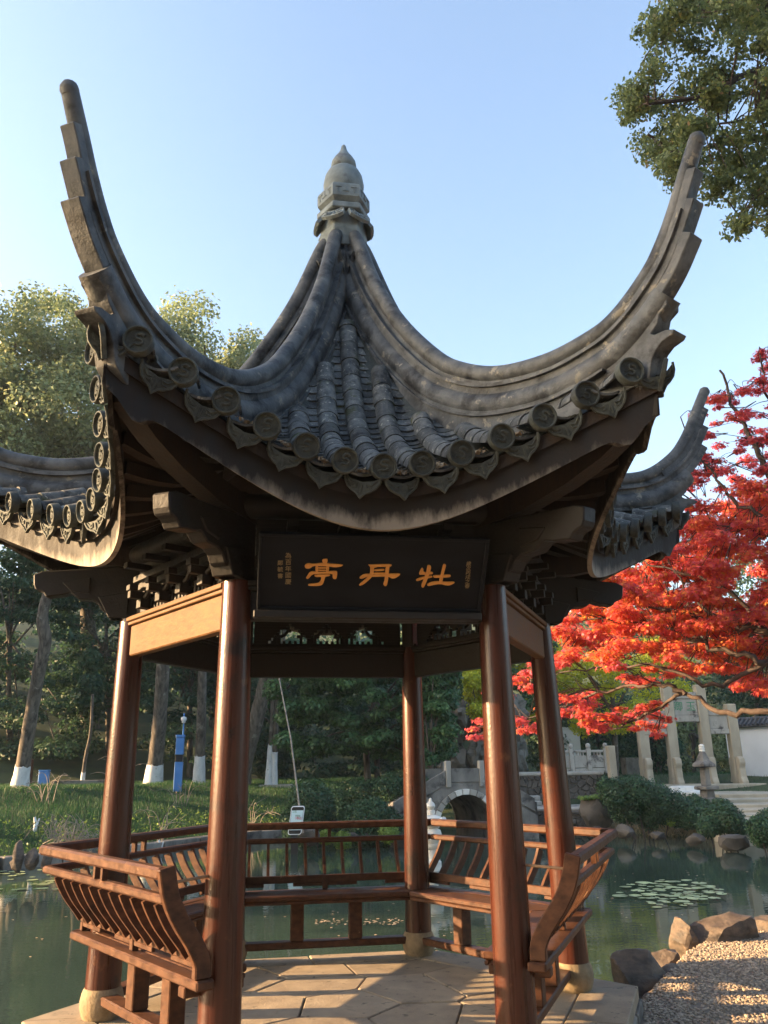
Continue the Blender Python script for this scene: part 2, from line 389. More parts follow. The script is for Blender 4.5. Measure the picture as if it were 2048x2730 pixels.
# beams, lattice panels, purlins, between the columns
for k in range(6):
    z0 = 2.25 if k == 0 else 2.205
    m = MB(); m.lbox(k, -.675, .675, 1.262, 1.338, z0, 2.415); bm_ = M['beam'] if k in (1, 5) else M['dark']; bo = m.build('beam', bm_, pav, bev=.008)  # front and back beams get darker wood, interior shade put into their colour
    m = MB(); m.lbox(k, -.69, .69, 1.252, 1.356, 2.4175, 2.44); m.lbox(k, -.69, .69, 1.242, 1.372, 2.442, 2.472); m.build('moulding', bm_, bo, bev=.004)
    m = MB(); m.tube([TF[k]*t+NF[k]*1.30+Z3*2.93 for t in (-.80, .80)], .075, 16); m.build('purlin', M['dark'], pav, smooth=40)
    # pierced fret panel: rows of cells, lacy openings in three places
    cell = .025; nxc = 52; nzc = 15
    solid = np.ones((nzc, nxc), bool)
    for c in (13, 26, 39):
        for i in range(7):
            wd = 7-i if i < 5 else 1
            for j in range(-wd, wd+1):
                if (i*3+abs(j)*2+(i*abs(j)) % 3) % 4 != 0 and 0 <= c+j < nxc: solid[1+i, c+j] = False
    m = MB()
    for i in range(nzc):
        j = 0
        while j < nxc:
            if solid[i, j]:
                e = j
                while e < nxc and solid[i, e]: e += 1
                m.lbox(k, -.65+j*cell, -.65+e*cell, 1.29, 1.315, 2.474+i*cell, 2.474+(i+1)*cell-.0005); j = e
            else: j += 1
    fp = m.build('fret_panel', M['dark'], pav)
    # little bracket sets standing on the beam, in front of the panel
    for t in (-.45, -.15, .15, .45):
        m = MB()
        m.lbox(k, t-.035, t+.035, 1.32, 1.39, 2.50, 2.56); m.lbox(k, t-.022, t+.022, 1.318, 1.46, 2.56, 2.61)
        m.lbox(k, t-.11, t+.11, 1.335, 1.38, 2.63, 2.67); m.lbox(k, t-.03, t+.03, 1.41, 1.47, 2.612, 2.65); m.lbox(k, t-.16, t+.16, 1.335, 1.375, 2.70, 2.745)
        m.lbox(k, t-.03, t+.03, 1.325, 1.50, 2.76, 2.80)
        for sx in (-1, 1):
            m.tube([TF[k]*(t+sx*q)+NF[k]*1.36+Z3*zz for q, zz in ((.03, 2.57), (.07, 2.585), (.10, 2.62), (.10, 2.66))], .016, 6)
        m.build('bracket_set', M['dark'], pav, bev=.003)

# corner brackets (carved arms that carry the flying corners) and corner rafters
ARM = [(1.40, 2.475), (1.655, 2.475), (1.675, 2.52), (1.72, 2.53), (1.75, 2.575), (1.80, 2.60), (1.90, 2.605), (1.965, 2.65), (2.03, 2.632), (2.10, 2.625), (2.15, 2.615),
       (2.172, 2.645), (2.20, 2.660), (2.235, 2.668), (2.252, 2.70), (2.262, 2.775), (2.20, 2.80), (1.40, 2.86)]
for k in range(6):
    ARM_ = ARM if k in (0, 1) else [(a if a <= 1.66 else 1.66+(a-1.66)*.88, b) for a, b in ARM]
    m = MB(); m.prism(ARM_, (0, 0, 0), CD[k], Z3, CN[k], .105); ab = m.build('corner_bracket', M['dark'], pav, bev=.008)
    m = MB()
    m.prism([(1.53, 2.475), (1.66, 2.475), (1.70, 2.55), (1.74, 2.62), (1.53, 2.66)], (0, 0, 0), CD[k], Z3, CN[k], .135)
    m.prism([(1.80, 2.64), (1.93, 2.66), (1.99, 2.72), (1.8, 2.76)], (0, 0, 0), CD[k], Z3, CN[k], .13)
    m.build('bracket_nose', M['dark'], ab, bev=.006)
    m = MB(); pr = [(1.35, 2.90), (1.8, 2.93), (2.15, 3.00), (2.4, 3.08), (2.62, 3.19)]
    m.sweep([CD[k]*r+Z3*z for r, z in pr], [(-.055, -.07), (.055, -.07), (.055, .07), (-.055, .07)], lambda i, k=k: (CN[k], Z3))
    m.build('corner_rafter', M['soffit'], pav)

# ------------------------------------------------------------------ roof surface
ZM = ([.0, .12, .26, .47, .77, 1.05, 1.28, 1.6, 1.90, 2.2], [5.65, 5.18, 4.74, 4.22, 3.71, 3.44, 3.28, 3.08, 2.93, 2.80])
ZC = ([.0, .225, .407, .667, .954, 1.16, 1.45, 1.776, 1.905, 2.2, 2.4], [5.9, 5.33, 4.80, 4.27, 3.84, 3.62, 3.445, 3.36, 3.34, 3.37, 3.42])
def smooth_interp(tab):
    xs = np.linspace(0, 2.4, 241); ys = np.interp(xs, *tab)
    for _ in range(2):
        yp = np.pad(ys, 6, mode='reflect', reflect_type='odd'); ys = np.convolve(yp, np.ones(13)/13, 'valid')
    return lambda w: np.interp(w, xs, ys)
fzm = smooth_interp(ZM); fzc = smooth_interp(ZC)
def we(s): return 1.90+.54*abs(s)**2.2
def roof_z(s, tau):
    return fzm(tau*1.90)+(fzc(tau*2.42)-fzm(tau*1.90))*min(1, abs(s))**1.9
def roof_pt(k, s, tau, dz=0.0):
    w_ = tau*we(s); u = s*T30*w_
    return TF[k]*u+NF[k]*w_+Z3*(roof_z(s, tau)+dz)
def row_s(u, w_): return max(-1, min(1, u/(T30*w_)))
def row_pt(u, w_):
    s = row_s(u, w_); return np.array([u, w_, roof_z(s, w_/we(s))])
def row_eave(u):
    w_ = 1.9
    for _ in range(30): w_ = we(row_s(u, w_))
    return w_

# bed: one solid sheet carrying all tiles (top = clay, bottom = boards)
m = MB(); SS = np.linspace(-1, 1, 25); TT = np.linspace(.06, .985, 26)
for k in range(6):
    top = [roof_pt(k, s, t, -.055) for t in TT for s in SS]; bot = [roof_pt(k, s, t, -.13) for t in TT for s in SS]
    n = len(SS); fs = []
    for a in range(len(TT)-1):
        for b in range(n-1): fs.append((a*n+b, (a+1)*n+b, (a+1)*n+b+1, a*n+b+1))
    m.add(top, fs); m.add(bot, [f[::-1] for f in fs])
    e = (len(TT)-1)*n
    m.add([top[e+j] for j in range(n)]+[bot[e+j] for j in range(n)], [(j, n+j, n+j+1, j+1) for j in range(n-1)])
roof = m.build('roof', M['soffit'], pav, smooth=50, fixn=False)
tb = MB()
for k in range(6):
    top = [roof_pt(k, s, t, -.045) for t in TT for s in SS]; n = len(SS)
    tb.add(top, [(a*n+b, (a+1)*n+b, (a+1)*n+b+1, a*n+b+1) for a in range(len(TT)-1) for b in range(n-1)])
tb.build('tile_bed', M['disc'], roof, smooth=50, fixn=False)

# unit meshes
def arc_tile(r, th, up=True, n=10, span=180, L=1.0, taper=1.0):
    m = MB(); a0 = rad(90-span/2); vs = []
    for y, sc in ((0, 1.0), (L, taper)):
        for rr in (r, r-th):
            for j in range(n+1):
                a = a0+rad(span)*j/n; zz = math.sin(a)*rr; xx = math.cos(a)*rr
                vs.append((xx*sc, y, (zz if up else -zz)*sc))
    n1 = n+1; fs = []
    for j in range(n):
        fs += [(j, j+1, 2*n1+j+1, 2*n1+j), (n1+j, 3*n1+j, 3*n1+j+1, n1+j+1), (j, n1+j, n1+j+1, j+1), (2*n1+j, 2*n1+j+1, 3*n1+j+1, 3*n1+j)]
    fs += [(0, 2*n1, 3*n1, n1), (n, n1+n, 3*n1+n, 2*n1+n)]
    m.add(vs, fs); return m
COVER = arc_tile(.074, .014, taper=.925).mesh('cover_tile', M['tile'], smooth=40)      # y: from lower (wide) to upper
PAN = arc_tile(.155, .013, up=False, n=6, span=62).mesh('pan_tile', M['tile'], smooth=40)
def s_curve(m, sc, y):
    pts = catmull([(.50, 0, .34), (.2, 0, .52), (-.12, 0, .42), (-.10, 0, .16), (.22, 0, .04), (.30, 0, -.22), (.02, 0, -.36), (-.34, 0, -.26), (-.48, 0, -.48)], 4)
    m.tube([(p[0]*sc, y-.002, p[2]*sc) for p in pts], [.15*sc*(1-.5*i/len(pts)) for i in range(len(pts))], 6)
    for (a, b, c, d) in ((.3, .25, .55, .1), (-.2, .2, -.5, .3), (.2, -.4, .5, -.45), (-.2, -.05, -.55, -.02), (.05, .5, .0, .68)):
        m.tube([(a*sc, y, b*sc), (c*sc, y, d*sc)], [.06*sc, .03*sc], 5)
m = MB()                                                     # disc faces -y
pr = [(.0, .0), (.0585, .0), (.0595, -.012), (.063, -.019), (.069, -.018), (.073, -.006), (.072, .035), (.060, .04)]
n = 28; vs = []; fs = []
for r, y in pr:
    for j in range(n): vs.append((max(r, .0005)*math.cos(2*math.pi*j/n), y, max(r, .0005)*math.sin(2*math.pi*j/n)))
for i in range(len(pr)-1):
    for j in range(n): fs.append((i*n+j, (i+1)*n+j, (i+1)*n+(j+1) % n, i*n+(j+1) % n))
m.add(vs, fs); s_curve(m, .062, -.001)
DISC = m.mesh('tile_end_disc', M['disc'], smooth=40)
# drip tile: shield shaped flap hanging from the pan, slightly dished
out = [(-.105, .012), (-.098, -.028), (-.080, -.060), (-.050, -.082), (-.025, -.094), (0, -.122), (.025, -.094), (.050, -.082), (.080, -.060), (.098, -.028), (.105, .012), (.06, -.018), (0, -.030), (-.06, -.018)]
m = MB(); m.prism(out, (0, 0, 0), (1, 0, 0), (0, 0, 1), (0, 1, 0), .016)
m.tube([(x*.93, -.010, z*.95+.001) for x, z in out[:11]], .0075, 5)
for sx in (-1, 1):
    m.tube([(sx*p[0], -.009, p[1]) for p in ((.075, -.02), (.05, -.045), (.025, -.04), (.03, -.06), (.055, -.06))], .006, 5)
m.tube([(0, -.009, -.045), (0, -.009, -.09)], .007, 5)
DRIP = m.mesh('drip_tile', M['disc'], smooth=50)
def frame(o, x, y, z):
    mt = Matrix.Identity(4)
    for i in range(3): mt[i][0] = x[i]; mt[i][1] = y[i]; mt[i][2] = z[i]; mt[i][3] = o[i]
    return mt
def nrm(v): return v/np.linalg.norm(v)
def local(k, p): return TF[k]*p[0]+NF[k]*p[1]+Z3*p[2]
def bake(target, me, mt):
    base = [tuple(mt @ v.co) for v in me.vertices]; target.add(base, [tuple(p.vertices) for p in me.polygons])

SP = .205
rest_cover = MB(); rest_pan = {k: MB() for k in range(6)}
for k in range(6):
    for i in range(-6, 7):
        u = i*SP; wend = row_eave(u)
        wstart = max(.26, ((.105 if abs(i) < 2 else .14)+.866*abs(u))/.5)
        if abs(i) == 6: wstart = 2.12
        ws = np.linspace(wend, min(wstart, wend-.12), 60); pts = [row_pt(u, q) for q in ws]
        arc = np.concatenate([[0], np.cumsum([np.linalg.norm(pts[j+1]-pts[j]) for j in range(59)])])
        # tiles from the eave upwards
        lens = []; tot = 0; L = .145
        while tot < arc[-1]-.02:
            l = min(L, arc[-1]-tot); lens.append((tot, l)); tot += l; L = min(.20, L+.02)
        for (s0, l) in lens:
            def at(sv): return np.array([np.interp(sv, arc, [p[c] for p in pts]) for c in range(3)])
            a = local(k, at(s0)); b = local(k, at(s0+l))
            y = nrm(b-a); x = TF[k]; x = nrm(x-y*np.dot(x, y)); z = np.cross(x, y)
            jit = R.uniform(-.003, .003)
            mt = frame(a+z*(.024+jit), x*(1+R.uniform(-.03, .03)), y*(np.linalg.norm(b-a)+.012), z)
            if k in (0, 1, 5): place('cover_tile', COVER, roof, mt)
            else: bake(rest_cover, COVER, mt)
        # disc at the eave
        a = local(k, at(0)); b = local(k, at(.1)); y = nrm(b-a); x = nrm(TF[k]-y*np.dot(TF[k], y)); z = np.cross(x, y)
        ang = R.uniform(-.35, .35); x2 = x*math.cos(ang)+z*math.sin(ang); z2 = np.cross(x2, y)
        # face looks outward and a little down, less steep than the row itself
        yy = nrm(y*.55-NF[k]*.6+Z3*.0); xx = nrm(TF[k]-yy*np.dot(TF[k], yy)); zz = np.cross(xx, yy)
        x2 = xx*math.cos(ang)+zz*math.sin(ang); z2 = np.cross(x2, yy)
        place('tile_end_disc', DISC, roof, frame(a-yy*.045+z*.046, x2, yy, z2))
    for i in range(-7, 7):
        u = (i+.5)*SP
        if abs(i+.5) > 6: s = .985*np.sign(u); w_ = we(s)*.985; c = np.array([s*T30*w_, w_, roof_z(s, .985)])
        else:
            w_ = row_eave(u)-.004; c = row_pt(u, w_)
        sl = TF[k]
        if abs(u) > .1:
            c2 = row_pt(u*.9, row_eave(u*.9)); sl = nrm(local(k, c)-local(k, c2))*np.sign(u)
        x = nrm(sl*.75+TF[k]*.25); y = nrm(-NF[k]+Z3*.18); y = nrm(y-x*np.dot(x, y)); z = np.cross(x, y)
        place('drip_tile', DRIP, roof, frame(local(k, c)+Z3*(-.022)+NF[k]*.020, x, y, z))
        # pan tiles up the slope
        wst = max(.35, (.07+.866*abs(u))/.5)
        if wst > w_-.08: continue
        ws = np.linspace(w_, wst, 50); pts = [row_pt(u, q) for q in ws]
        arc = np.concatenate([[0], np.cumsum([np.linalg.norm(pts[j+1]-pts[j]) for j in range(49)])])
        sv = 0.0
        while sv < arc[-1]-.03:
            a = local(k, np.array([np.interp(sv, arc, [p[c_] for p in pts]) for c_ in range(3)]))
            b = local(k, np.array([np.interp(sv+.08, arc, [p[c_] for p in pts]) for c_ in range(3)]))
            y = nrm(b-a+1e-6*NF[k]); x = nrm(TF[k]-y*np.dot(TF[k], y)); z = np.cross(x, y)
            y2 = nrm(y-z*.13)
            mt = frame(a+z*(.141+R.uniform(-.003, .004)), x, y2*.14, np.cross(x, y2))
            if k == 0: place('pan_tile', PAN, roof, mt)
            else: bake(rest_pan[k], PAN, mt)
            sv += R.uniform(.078, .090)
tag(rest_cover.build('cover_tile', M['tile'], roof, smooth=40, fixn=False), kind='stuff')
for k in range(1, 6): tag(rest_pan[k].build('pan_tile', M['tile'], roof, smooth=40, fixn=False), kind='stuff')

lv = []
for _ in range(420):
    i = R.choice((-4, -3, -2, -1, 0, 1, 2, 3)); u = (i+.5)*SP+R.gauss(0, .022); q = row_eave(u)-abs(R.gauss(.02, .06)); lv.append(local(0, row_pt(u, q))+Z3*(.006+R.uniform(0, .018)))
LITTER = np.array(lv)

# fascia board under the tile ends, curved up to the corners
for k in range(6):
    ss = np.concatenate([np.linspace(-1, -.8, 13), np.linspace(-.75, .75, 31), np.linspace(.8, 1, 13)]); rows = 5
    V = []; W = []
    for s in ss:
        zb = 2.655+.50*abs(s)**1.9-.075*math.exp(-((abs(s)-.93)/.03)**2)
        zt = roof_z(s, 1.0)-.045; d = we(s)-.055; u = s*T30*d
        for off in (0, -.032):
            for j in range(rows):
                f = j/(rows-1); zz = zb+(zt-zb)*f
                V.append(TF[k]*(s*T30*(d+off))+NF[k]*(d+off-.02*(1-f))+Z3*zz); W.append((1-f)**1.7*(.45+.55*math.exp(-(s/.55)**2)))
    n = len(ss); st = 2*rows; fs = []
    for i in range(n-1):
        a = i*st; b = (i+1)*st
        for j in range(rows-1):
            fs.append((a+j, b+j, b+j+1, a+j+1)); fs.append((a+rows+j, a+rows+j+1, b+rows+j+1, b+rows+j))
        fs.append((a, a+rows, b+rows, b)); fs.append((a+rows-1, b+rows-1, b+2*rows-1, a+2*rows-1))
    for i in (0, n-1):
        a = i*st; fs.append(tuple(a+j for j in range(rows))+tuple(a+rows+j for j in reversed(range(rows))))
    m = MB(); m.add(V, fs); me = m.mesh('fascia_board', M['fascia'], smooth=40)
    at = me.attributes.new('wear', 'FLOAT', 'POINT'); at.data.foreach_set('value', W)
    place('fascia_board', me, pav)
    # rafters: parallel in the middle, fanned at the corners
    for i in range(-7, 8):
        se = i/7.6; si = max(-.62, min(.62, se*.9)) if abs(se) < .5 else math.copysign(.45+.45*(abs(se)-.5)/.5, se)
        pe = roof_pt(k, se, .955, -.165)
        pth = []
        for f in np.linspace(0, 1, 7):
            s = si+(se-si)*f; tau = .62+(.955-.62)*f
            pth.append(roof_pt(k, s, tau, -.165))
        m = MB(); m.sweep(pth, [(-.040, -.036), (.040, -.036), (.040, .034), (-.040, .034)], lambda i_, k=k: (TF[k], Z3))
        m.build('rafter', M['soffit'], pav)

# ridges: stacked courses sweeping up into the flying corners
RP = [(.20, 5.74), (.258, 5.628), (.468, 5.105), (.77, 4.572), (1.102, 4.142), (1.341, 3.923), (1.666, 3.745), (2.05, 3.667), (2.35, 3.685), (2.55, 3.745), (2.748, 3.888),
      (2.850, 4.01), (2.935, 4.15), (3.005, 4.29), (3.062, 4.40), (3.112, 4.495)]
RPT = catmull([(a, b, 0) for a, b in RP], 6)
RPT = [np.array([p[0], p[1]]) for p in RPT]
RARC = np.concatenate([[0], np.cumsum([np.linalg.norm(RPT[i+1]-RPT[i]) for i in range(len(RPT)-1)])])
def arc_at_z(zz):  # on the outer, rising part
    for i in range(len(RPT)-1, 0, -1):
        if RPT[i][1] <= zz or RPT[i][0] < 2.3: return RARC[i]
def circ(r, n=12, cy=0.0): return [(r*math.cos(2*math.pi*j/n), cy+r*math.sin(2*math.pi*j/n)) for j in range(n)]
def rect(b, h0, h1): return [(-b, h0), (b, h0), (b, h1), (-b, h1)]
TOTAL = RARC[-1]
LAYERS = [('ridge_cap', circ(.060, 14, .060), TOTAL), ('ridge_course', rect(.036, .105, .140), arc_at_z(4.22)), ('ridge_course', rect(.082, .136, .158), arc_at_z(4.17)),
          ('ridge_course', rect(.060, .157, .205), arc_at_z(4.02)), ('ridge_roll', circ(.092, 18, .268), arc_at_z(3.88)), ('ridge_base', rect(.078, .31, .50), arc_at_z(3.66)),
          ('ridge_course', rect(.098, .335, .350), arc_at_z(3.70)),
          ('ridge_tail', rect(.052, .085, .160), arc_at_z(4.36)), ('ridge_tail', rect(.058, .155, .215), arc_at_z(4.21)), ('ridge_tail', rect(.063, .21, .275), arc_at_z(4.06))]
TAIL0 = arc_at_z(3.745)
for k in range(6):
    lf = LIFT[k]
    for li, (nm, sec, end) in enumerate(LAYERS):
        idx = [i for i in range(len(RPT)) if RARC[i] < end-.004 and (nm != 'ridge_tail' or RARC[i] > TAIL0)]
        P2 = [RPT[i] for i in idx]; A2 = [RARC[i] for i in idx]
        pe = np.array([np.interp(end, RARC, [q[c] for q in RPT]) for c in range(2)]); P2.append(pe); A2.append(end)
        path = []; axs = []; sc = []
        for j, p in enumerate(P2):
            t = P2[min(j+1, len(P2)-1)]-P2[max(j-1, 0)]; t = t/np.linalg.norm(t)
            nn = np.array([t[1], -t[0]])
            lz = lf*math.sin(math.pi*min(1, max(0, (p[0]-.3)/2.9)))**.7*(1.0 if p[0] < 1.9 else 1.0)
            if p[0] > 1.75: lz = max(lz, lf*.8)
            path.append(CD[k]*p[0]+Z3*(p[1]+lz)); axs.append((CN[k], CD[k]*nn[0]+Z3*nn[1]))
            x = (A2[j]-arc_at_z(3.72)+.35)/(TOTAL-arc_at_z(3.72)+.35); sc.append(1-.30*max(0, min(1, x))**1.2)
        m = MB()
        if nm == 'ridge_tail':     # each tail course flares a little at its upturned end
            for j in range(len(path)):
                fl = max(0, 1-(end-A2[j])/.16); c_ = axs[j]; dd = .5*(sec[0][1]+sec[2][1])
                lo_, hi_ = sec[0][1]*sc[j], sec[2][1]*sc[j]+.007*fl**2; b_w = sec[1][0]*sc[j]*(1+.06*fl)
                path[j] = (np.array(path[j]), c_, b_w, lo_, hi_)
            base_i = 0; vs_ = []; fs_ = []
            for (p_, c_, b_w, lo_, hi_) in path:
                for (xx_, yy_) in ((-b_w, lo_), (b_w, lo_), (b_w, hi_), (-b_w, hi_)): vs_.append(p_+xx_*c_[0]+yy_*c_[1])
            for j in range(len(path)-1):
                for q in range(4): fs_.append((j*4+q, (j+1)*4+q, (j+1)*4+(q+1) % 4, j*4+(q+1) % 4))
            fs_ += [(0, 1, 2, 3), tuple((len(path)-1)*4+q for q in (3, 2, 1, 0))]; m.add(vs_, fs_)
            m.build(nm, M['ridge'], roof, smooth=35, bev=.005); continue
        m.sweep(path, sec, lambda i, axs=axs: axs[i], sc)
        if li == 0:
            tv = nrm(np.array(path[-1])-np.array(path[-2])); m.lathe([(.001, -.045), (.03, -.036), (.043, -.012), (.045, .005), (.036, .03), (.015, .043), (.001, .046)], 12, path[-1]+axs[-1][1]*.045+Z3*.0)
        m.build(nm, M['ridge'], roof, smooth=35)
    # carved shield on the end of the big roll
    e = arc_at_z(3.93); p = np.array([np.interp(e, RARC, [q[c] for q in RPT]) for c in range(2)])
    # beak shaped end tile under the ridge at the eave corner
    BK = [(2.42, 3.30), (2.46, 3.60), (2.62, 3.62), (2.80, 3.655), (2.90, 3.70), (2.955, 3.69), (2.95, 3.655), (2.90, 3.625), (2.885, 3.58), (2.84, 3.54), (2.86, 3.525), (2.925, 3.525), (2.975, 3.505), (2.96, 3.485),
          (2.90, 3.47), (2.86, 3.44), (2.83, 3.40), (2.80, 3.30), (2.72, 3.24), (2.55, 3.20)]
    m = MB(); m.prism([(a-.06, b-.05+lf*.7) for a, b in BK], (0, 0, 0), CD[k], Z3, CN[k], .115)
    for sx in (-1, 1):
        o = CD[k]*2.62+Z3*(3.36+lf*.7)+CN[k]*sx*.052
        m.tube([o+CD[k]*(.045*(1-.1*j)*math.cos(j*.9))+Z3*(.045*(1-.1*j)*math.sin(j*.9)) for j in range(8)], .008, 5)
    m.build('corner_beak', M['ridge'], roof, smooth=30, bev=.006)

# finial
m = MB(); a0 = rad(0)
m.lathe([(.17, 5.62), (.205, 5.76), (.195, 5.88), (.18, 5.95)], 6, a0=a0)
fin = m.build('finial', M['finial'], roof, bev=.006)
m = MB(); m.lathe([(.21, 5.945), (.232, 5.952), (.232, 6.002), (.21, 6.010)], 6, a0=a0); m.build('finial_slab', M['finial'], fin, bev=.005) if False else m.build('finial_slab', M['finial'], roof, bev=.005)
m = MB(); m.lathe([(.155, 6.00), (.178, 6.03), (.226, 6.07), (.228, 6.09), (.228, 6.178), (.217, 6.20), (.13, 6.205)], 6, a0=a0)
# incised key pattern as raised fillets on the six faces
for k in range(6):
    ap = .228*math.cos(rad(30))+.002
    for (t0, t1, z0, z1) in ((-.09, -.04, 6.148, 6.153), (-.075, -.070, 6.095, 6.148), (-.03, .025, 6.108, 6.113), (-.005, 0, 6.113, 6.165), (.04, .09, 6.148, 6.153), (.07, .075, 6.095, 6.148)):
        m.lbox(k, t0, t1, ap-.004, ap+.004, z0, z1)
m.build('finial_block', M['finial'], roof)
m = MB(); pr = [(.10, 6.17), (.148, 6.195), (.172, 6.25), (.178, 6.31), (.165, 6.39), (.142, 6.44), (.105, 6.475), (.088, 6.482), (.100, 6.495), (.112, 6.525), (.106, 6.56), (.085, 6.60), (.058, 6.64), (.036, 6.68), (.026, 6.71), (.022, 6.735), (.012, 6.752), (.001, 6.756)]
m.lathe(pr, 32); m.build('finial_gourd', M['finial'], roof, smooth=50)
for k in range(6):   # scroll collars where the ridges meet the finial
    m = MB(); o = CD[k]*.205+Z3*5.865
    tilt = nrm(CD[k]*.55-Z3*.83); nn = nrm(np.cross(CN[k], tilt)); 
    if np.dot(nn, CD[k]) < 0: nn = -nn
    m.prism([(-.088, -.065), (.088, -.065), (.10, .03), (.06, .05), (0, .06), (-.06, .05), (-.10, .03)], o+nn*.012, CN[k], tilt, nn, .03)
    for sx in (-1, 1):
        m.tube([o+nn*.03+CN[k]*sx*(.048+.030*(1-.1*j)*math.cos(j*.8))+tilt*(.0+.034*(1-.1*j)*math.sin(j*.8)) for j in range(9)], .008, 5)
        m.tube([o+nn*.03+CN[k]*sx*q+tilt*e for q, e in ((.085, -.05), (.05, -.047), (.03, -.03), (.012, .0), (.02, .04))], .007, 5)
    m.build('finial_scroll', M['finial'], roof, bev=.003)

# ------------------------------------------------------------------ benches with curved backrests
def lp(k, t, d, z): return TF[k]*t+NF[k]*d+Z3*z
SLAT = catmull([(1.462, .575, 0), (1.503, .63, 0), (1.575, .72, 0), (1.635, .83, 0), (1.665, .94, 0)], 4)
def strip(k, t, pts, w_t, w_n, a0=0, a1=None):
    m = MB(); pp = pts[a0:a1]
    def fr(i):
        tg = pp[min(i+1, len(pp)-1)]-pp[max(i-1, 0)]; tg = tg/np.linalg.norm(tg)
        return TF[k], NF[k]*tg[1]-Z3*tg[0]
    m.sweep([lp(k, t, p[0], p[1]) for p in pp], [(-w_t, -w_n), (w_t, -w_n), (w_t, w_n), (-w_t, w_n)], fr); return m
for k in (1, 2, 3, 4, 5):
    # +1: joins a neighbour bench at that end (mitred), 0: free end by the entrance
    l_open = (k == 1); r_open = (k == 5)
    def ends(d, inset=0.0):
        a = -.835+inset if l_open else -d*T30+.001; b = .835-inset if r_open else d*T30-.001
        return a, b
    def bar(m, d0, d1, z0, z1, inset=0.0):
        a0, b0 = ends(d0, inset); a1, b1 = ends(d1, inset)
        vs = [lp(k, a0, d0, z0), lp(k, b0, d0, z0), lp(k, b1, d1, z0), lp(k, a1, d1, z0), lp(k, a0, d0, z1), lp(k, b0, d0, z1), lp(k, b1, d1, z1), lp(k, a1, d1, z1)]
        m.add(vs, [(0, 3, 2, 1), (4, 5, 6, 7), (0, 1, 5, 4), (1, 2, 6, 5), (2, 3, 7, 6), (3, 0, 4, 7)]); return m
    m = MB(); ta, tb_ = (-.70 if l_open else None), (.70 if r_open else None)
    def bar2(m, d0, d1, z0, z1, ea, eb):
        a0, b0 = ends(d0); a1, b1 = ends(d1)
        if ea is not None: a0 = a1 = ea
        if eb is not None: b0 = b1 = eb
        vs = [lp(k, a0, d0, z0), lp(k, b0, d0, z0), lp(k, b1, d1, z0), lp(k, a1, d1, z0), lp(k, a0, d0, z1), lp(k, b0, d0, z1), lp(k, b1, d1, z1), lp(k, a1, d1, z1)]
        m.add(vs, [(0, 3, 2, 1), (4, 5, 6, 7), (0, 1, 5, 4), (1, 2, 6, 5), (2, 3, 7, 6), (3, 0, 4, 7)])
    bar2(m, 1.125, 1.405, .452, .492, ta, tb_); be = m.build('bench', M['bench'], pav, bev=.009)
    m = MB(); bar2(m, 1.408, 1.505, .446, .492, -.885 if l_open else None, .885 if r_open else None); m.build('seat_edge', M['bench'], be, bev=.009)
    m = MB(); bar2(m, 1.135, 1.16, .425, .449, ta, tb_); bar2(m, 1.36, 1.40, .40, .4445, ta, tb_); m.build('apron', M['bench'], be, bev=.005)
    # perforated panel under the slats
    m = MB(); a, b = ends(1.45, .03)
    m.add([], []); L = b-a
    m.lbox(k, a, a+.04, 1.425, 1.455, .4935, .545); m.lbox(k, b-.04, b, 1.425, 1.455, .4935, .545); m.lbox(k, (a+b)/2-.022, (a+b)/2+.022, 1.42, 1.46, .4935, .60)
    for (q0, q1) in ((.0, .20), (.34, .5), (.5, .66), (.80, 1.0)):
        m.lbox(k, a+L*q0+.002, a+L*q1-.002, 1.428, 1.452, .520, .5465)
    m.lbox(k, a+.001, b-.001, 1.424, 1.456, .547, .603); m.build('back_panel', M['bench'], be, bev=.004)
    nb = 11
    a, b = ends(1.50, .06)
    for i in range(nb):
        t = a+(b-a)*(i+.5)/nb
        strip(k, t, SLAT, .0115, .027, 0, 13).build('slat', M['bench'], be)
    m = MB(); bar(m, 1.628, 1.682, .835, .878); m.build('mid_rail', M['bench'], be, bev=.01)
    m = MB(); bar(m, 1.645, 1.712, .945, 1.003); m.build('top_rail', M['bench'], be, bev=.012)
    for t in (-.055, .055):
        m = MB(); m.box(lp(k, t, 1.672, .914), TF[k]*.014, NF[k]*.016, Z3*.0355); m.build('strut', M['bench'], be)
    for (fl, t) in ((l_open, -.845), (r_open, .845)):
        if fl:
            q = catmull([(1.462, .4935, 0), (1.468, .57, 0), (1.515, .66, 0), (1.588, .76, 0), (1.645, .87, 0), (1.677, 1.003, 0)], 4)
            strip(k, t, q, .022, .042).build('end_post', M['bench'], be, bev=.006)
            sg = -1 if t < 0 else 1; cc = CD[1] if k == 1 else CD[0]
            m = MB(); p0 = lp(k, t-sg*.0, 1.66, .93); p1 = cc*1.5+Z3*.935+NF[k]*.09
            m.tube([p0, p1], .0075, 8); m.build('tie_rod', M['iron'], be)
            m = MB(); tq = t-sg*.13; m.lbox(k, tq-.035, tq+.035, 1.17, 1.50, .395, .4445); m.build('end_bearer', M['bench'], be, bev=.006)
    for t in (-.235, .235):
        m = MB(); m.lbox(k, t-.052, t+.052, 1.255, 1.355, .1415, .4235); m.build('leg', M['bench'], be, bev=.006)
    m = MB(); m.lbox(k, -.675, .675, 1.25, 1.36, .088, .14); m.build('lower_rail', M['bench'], be, bev=.008)

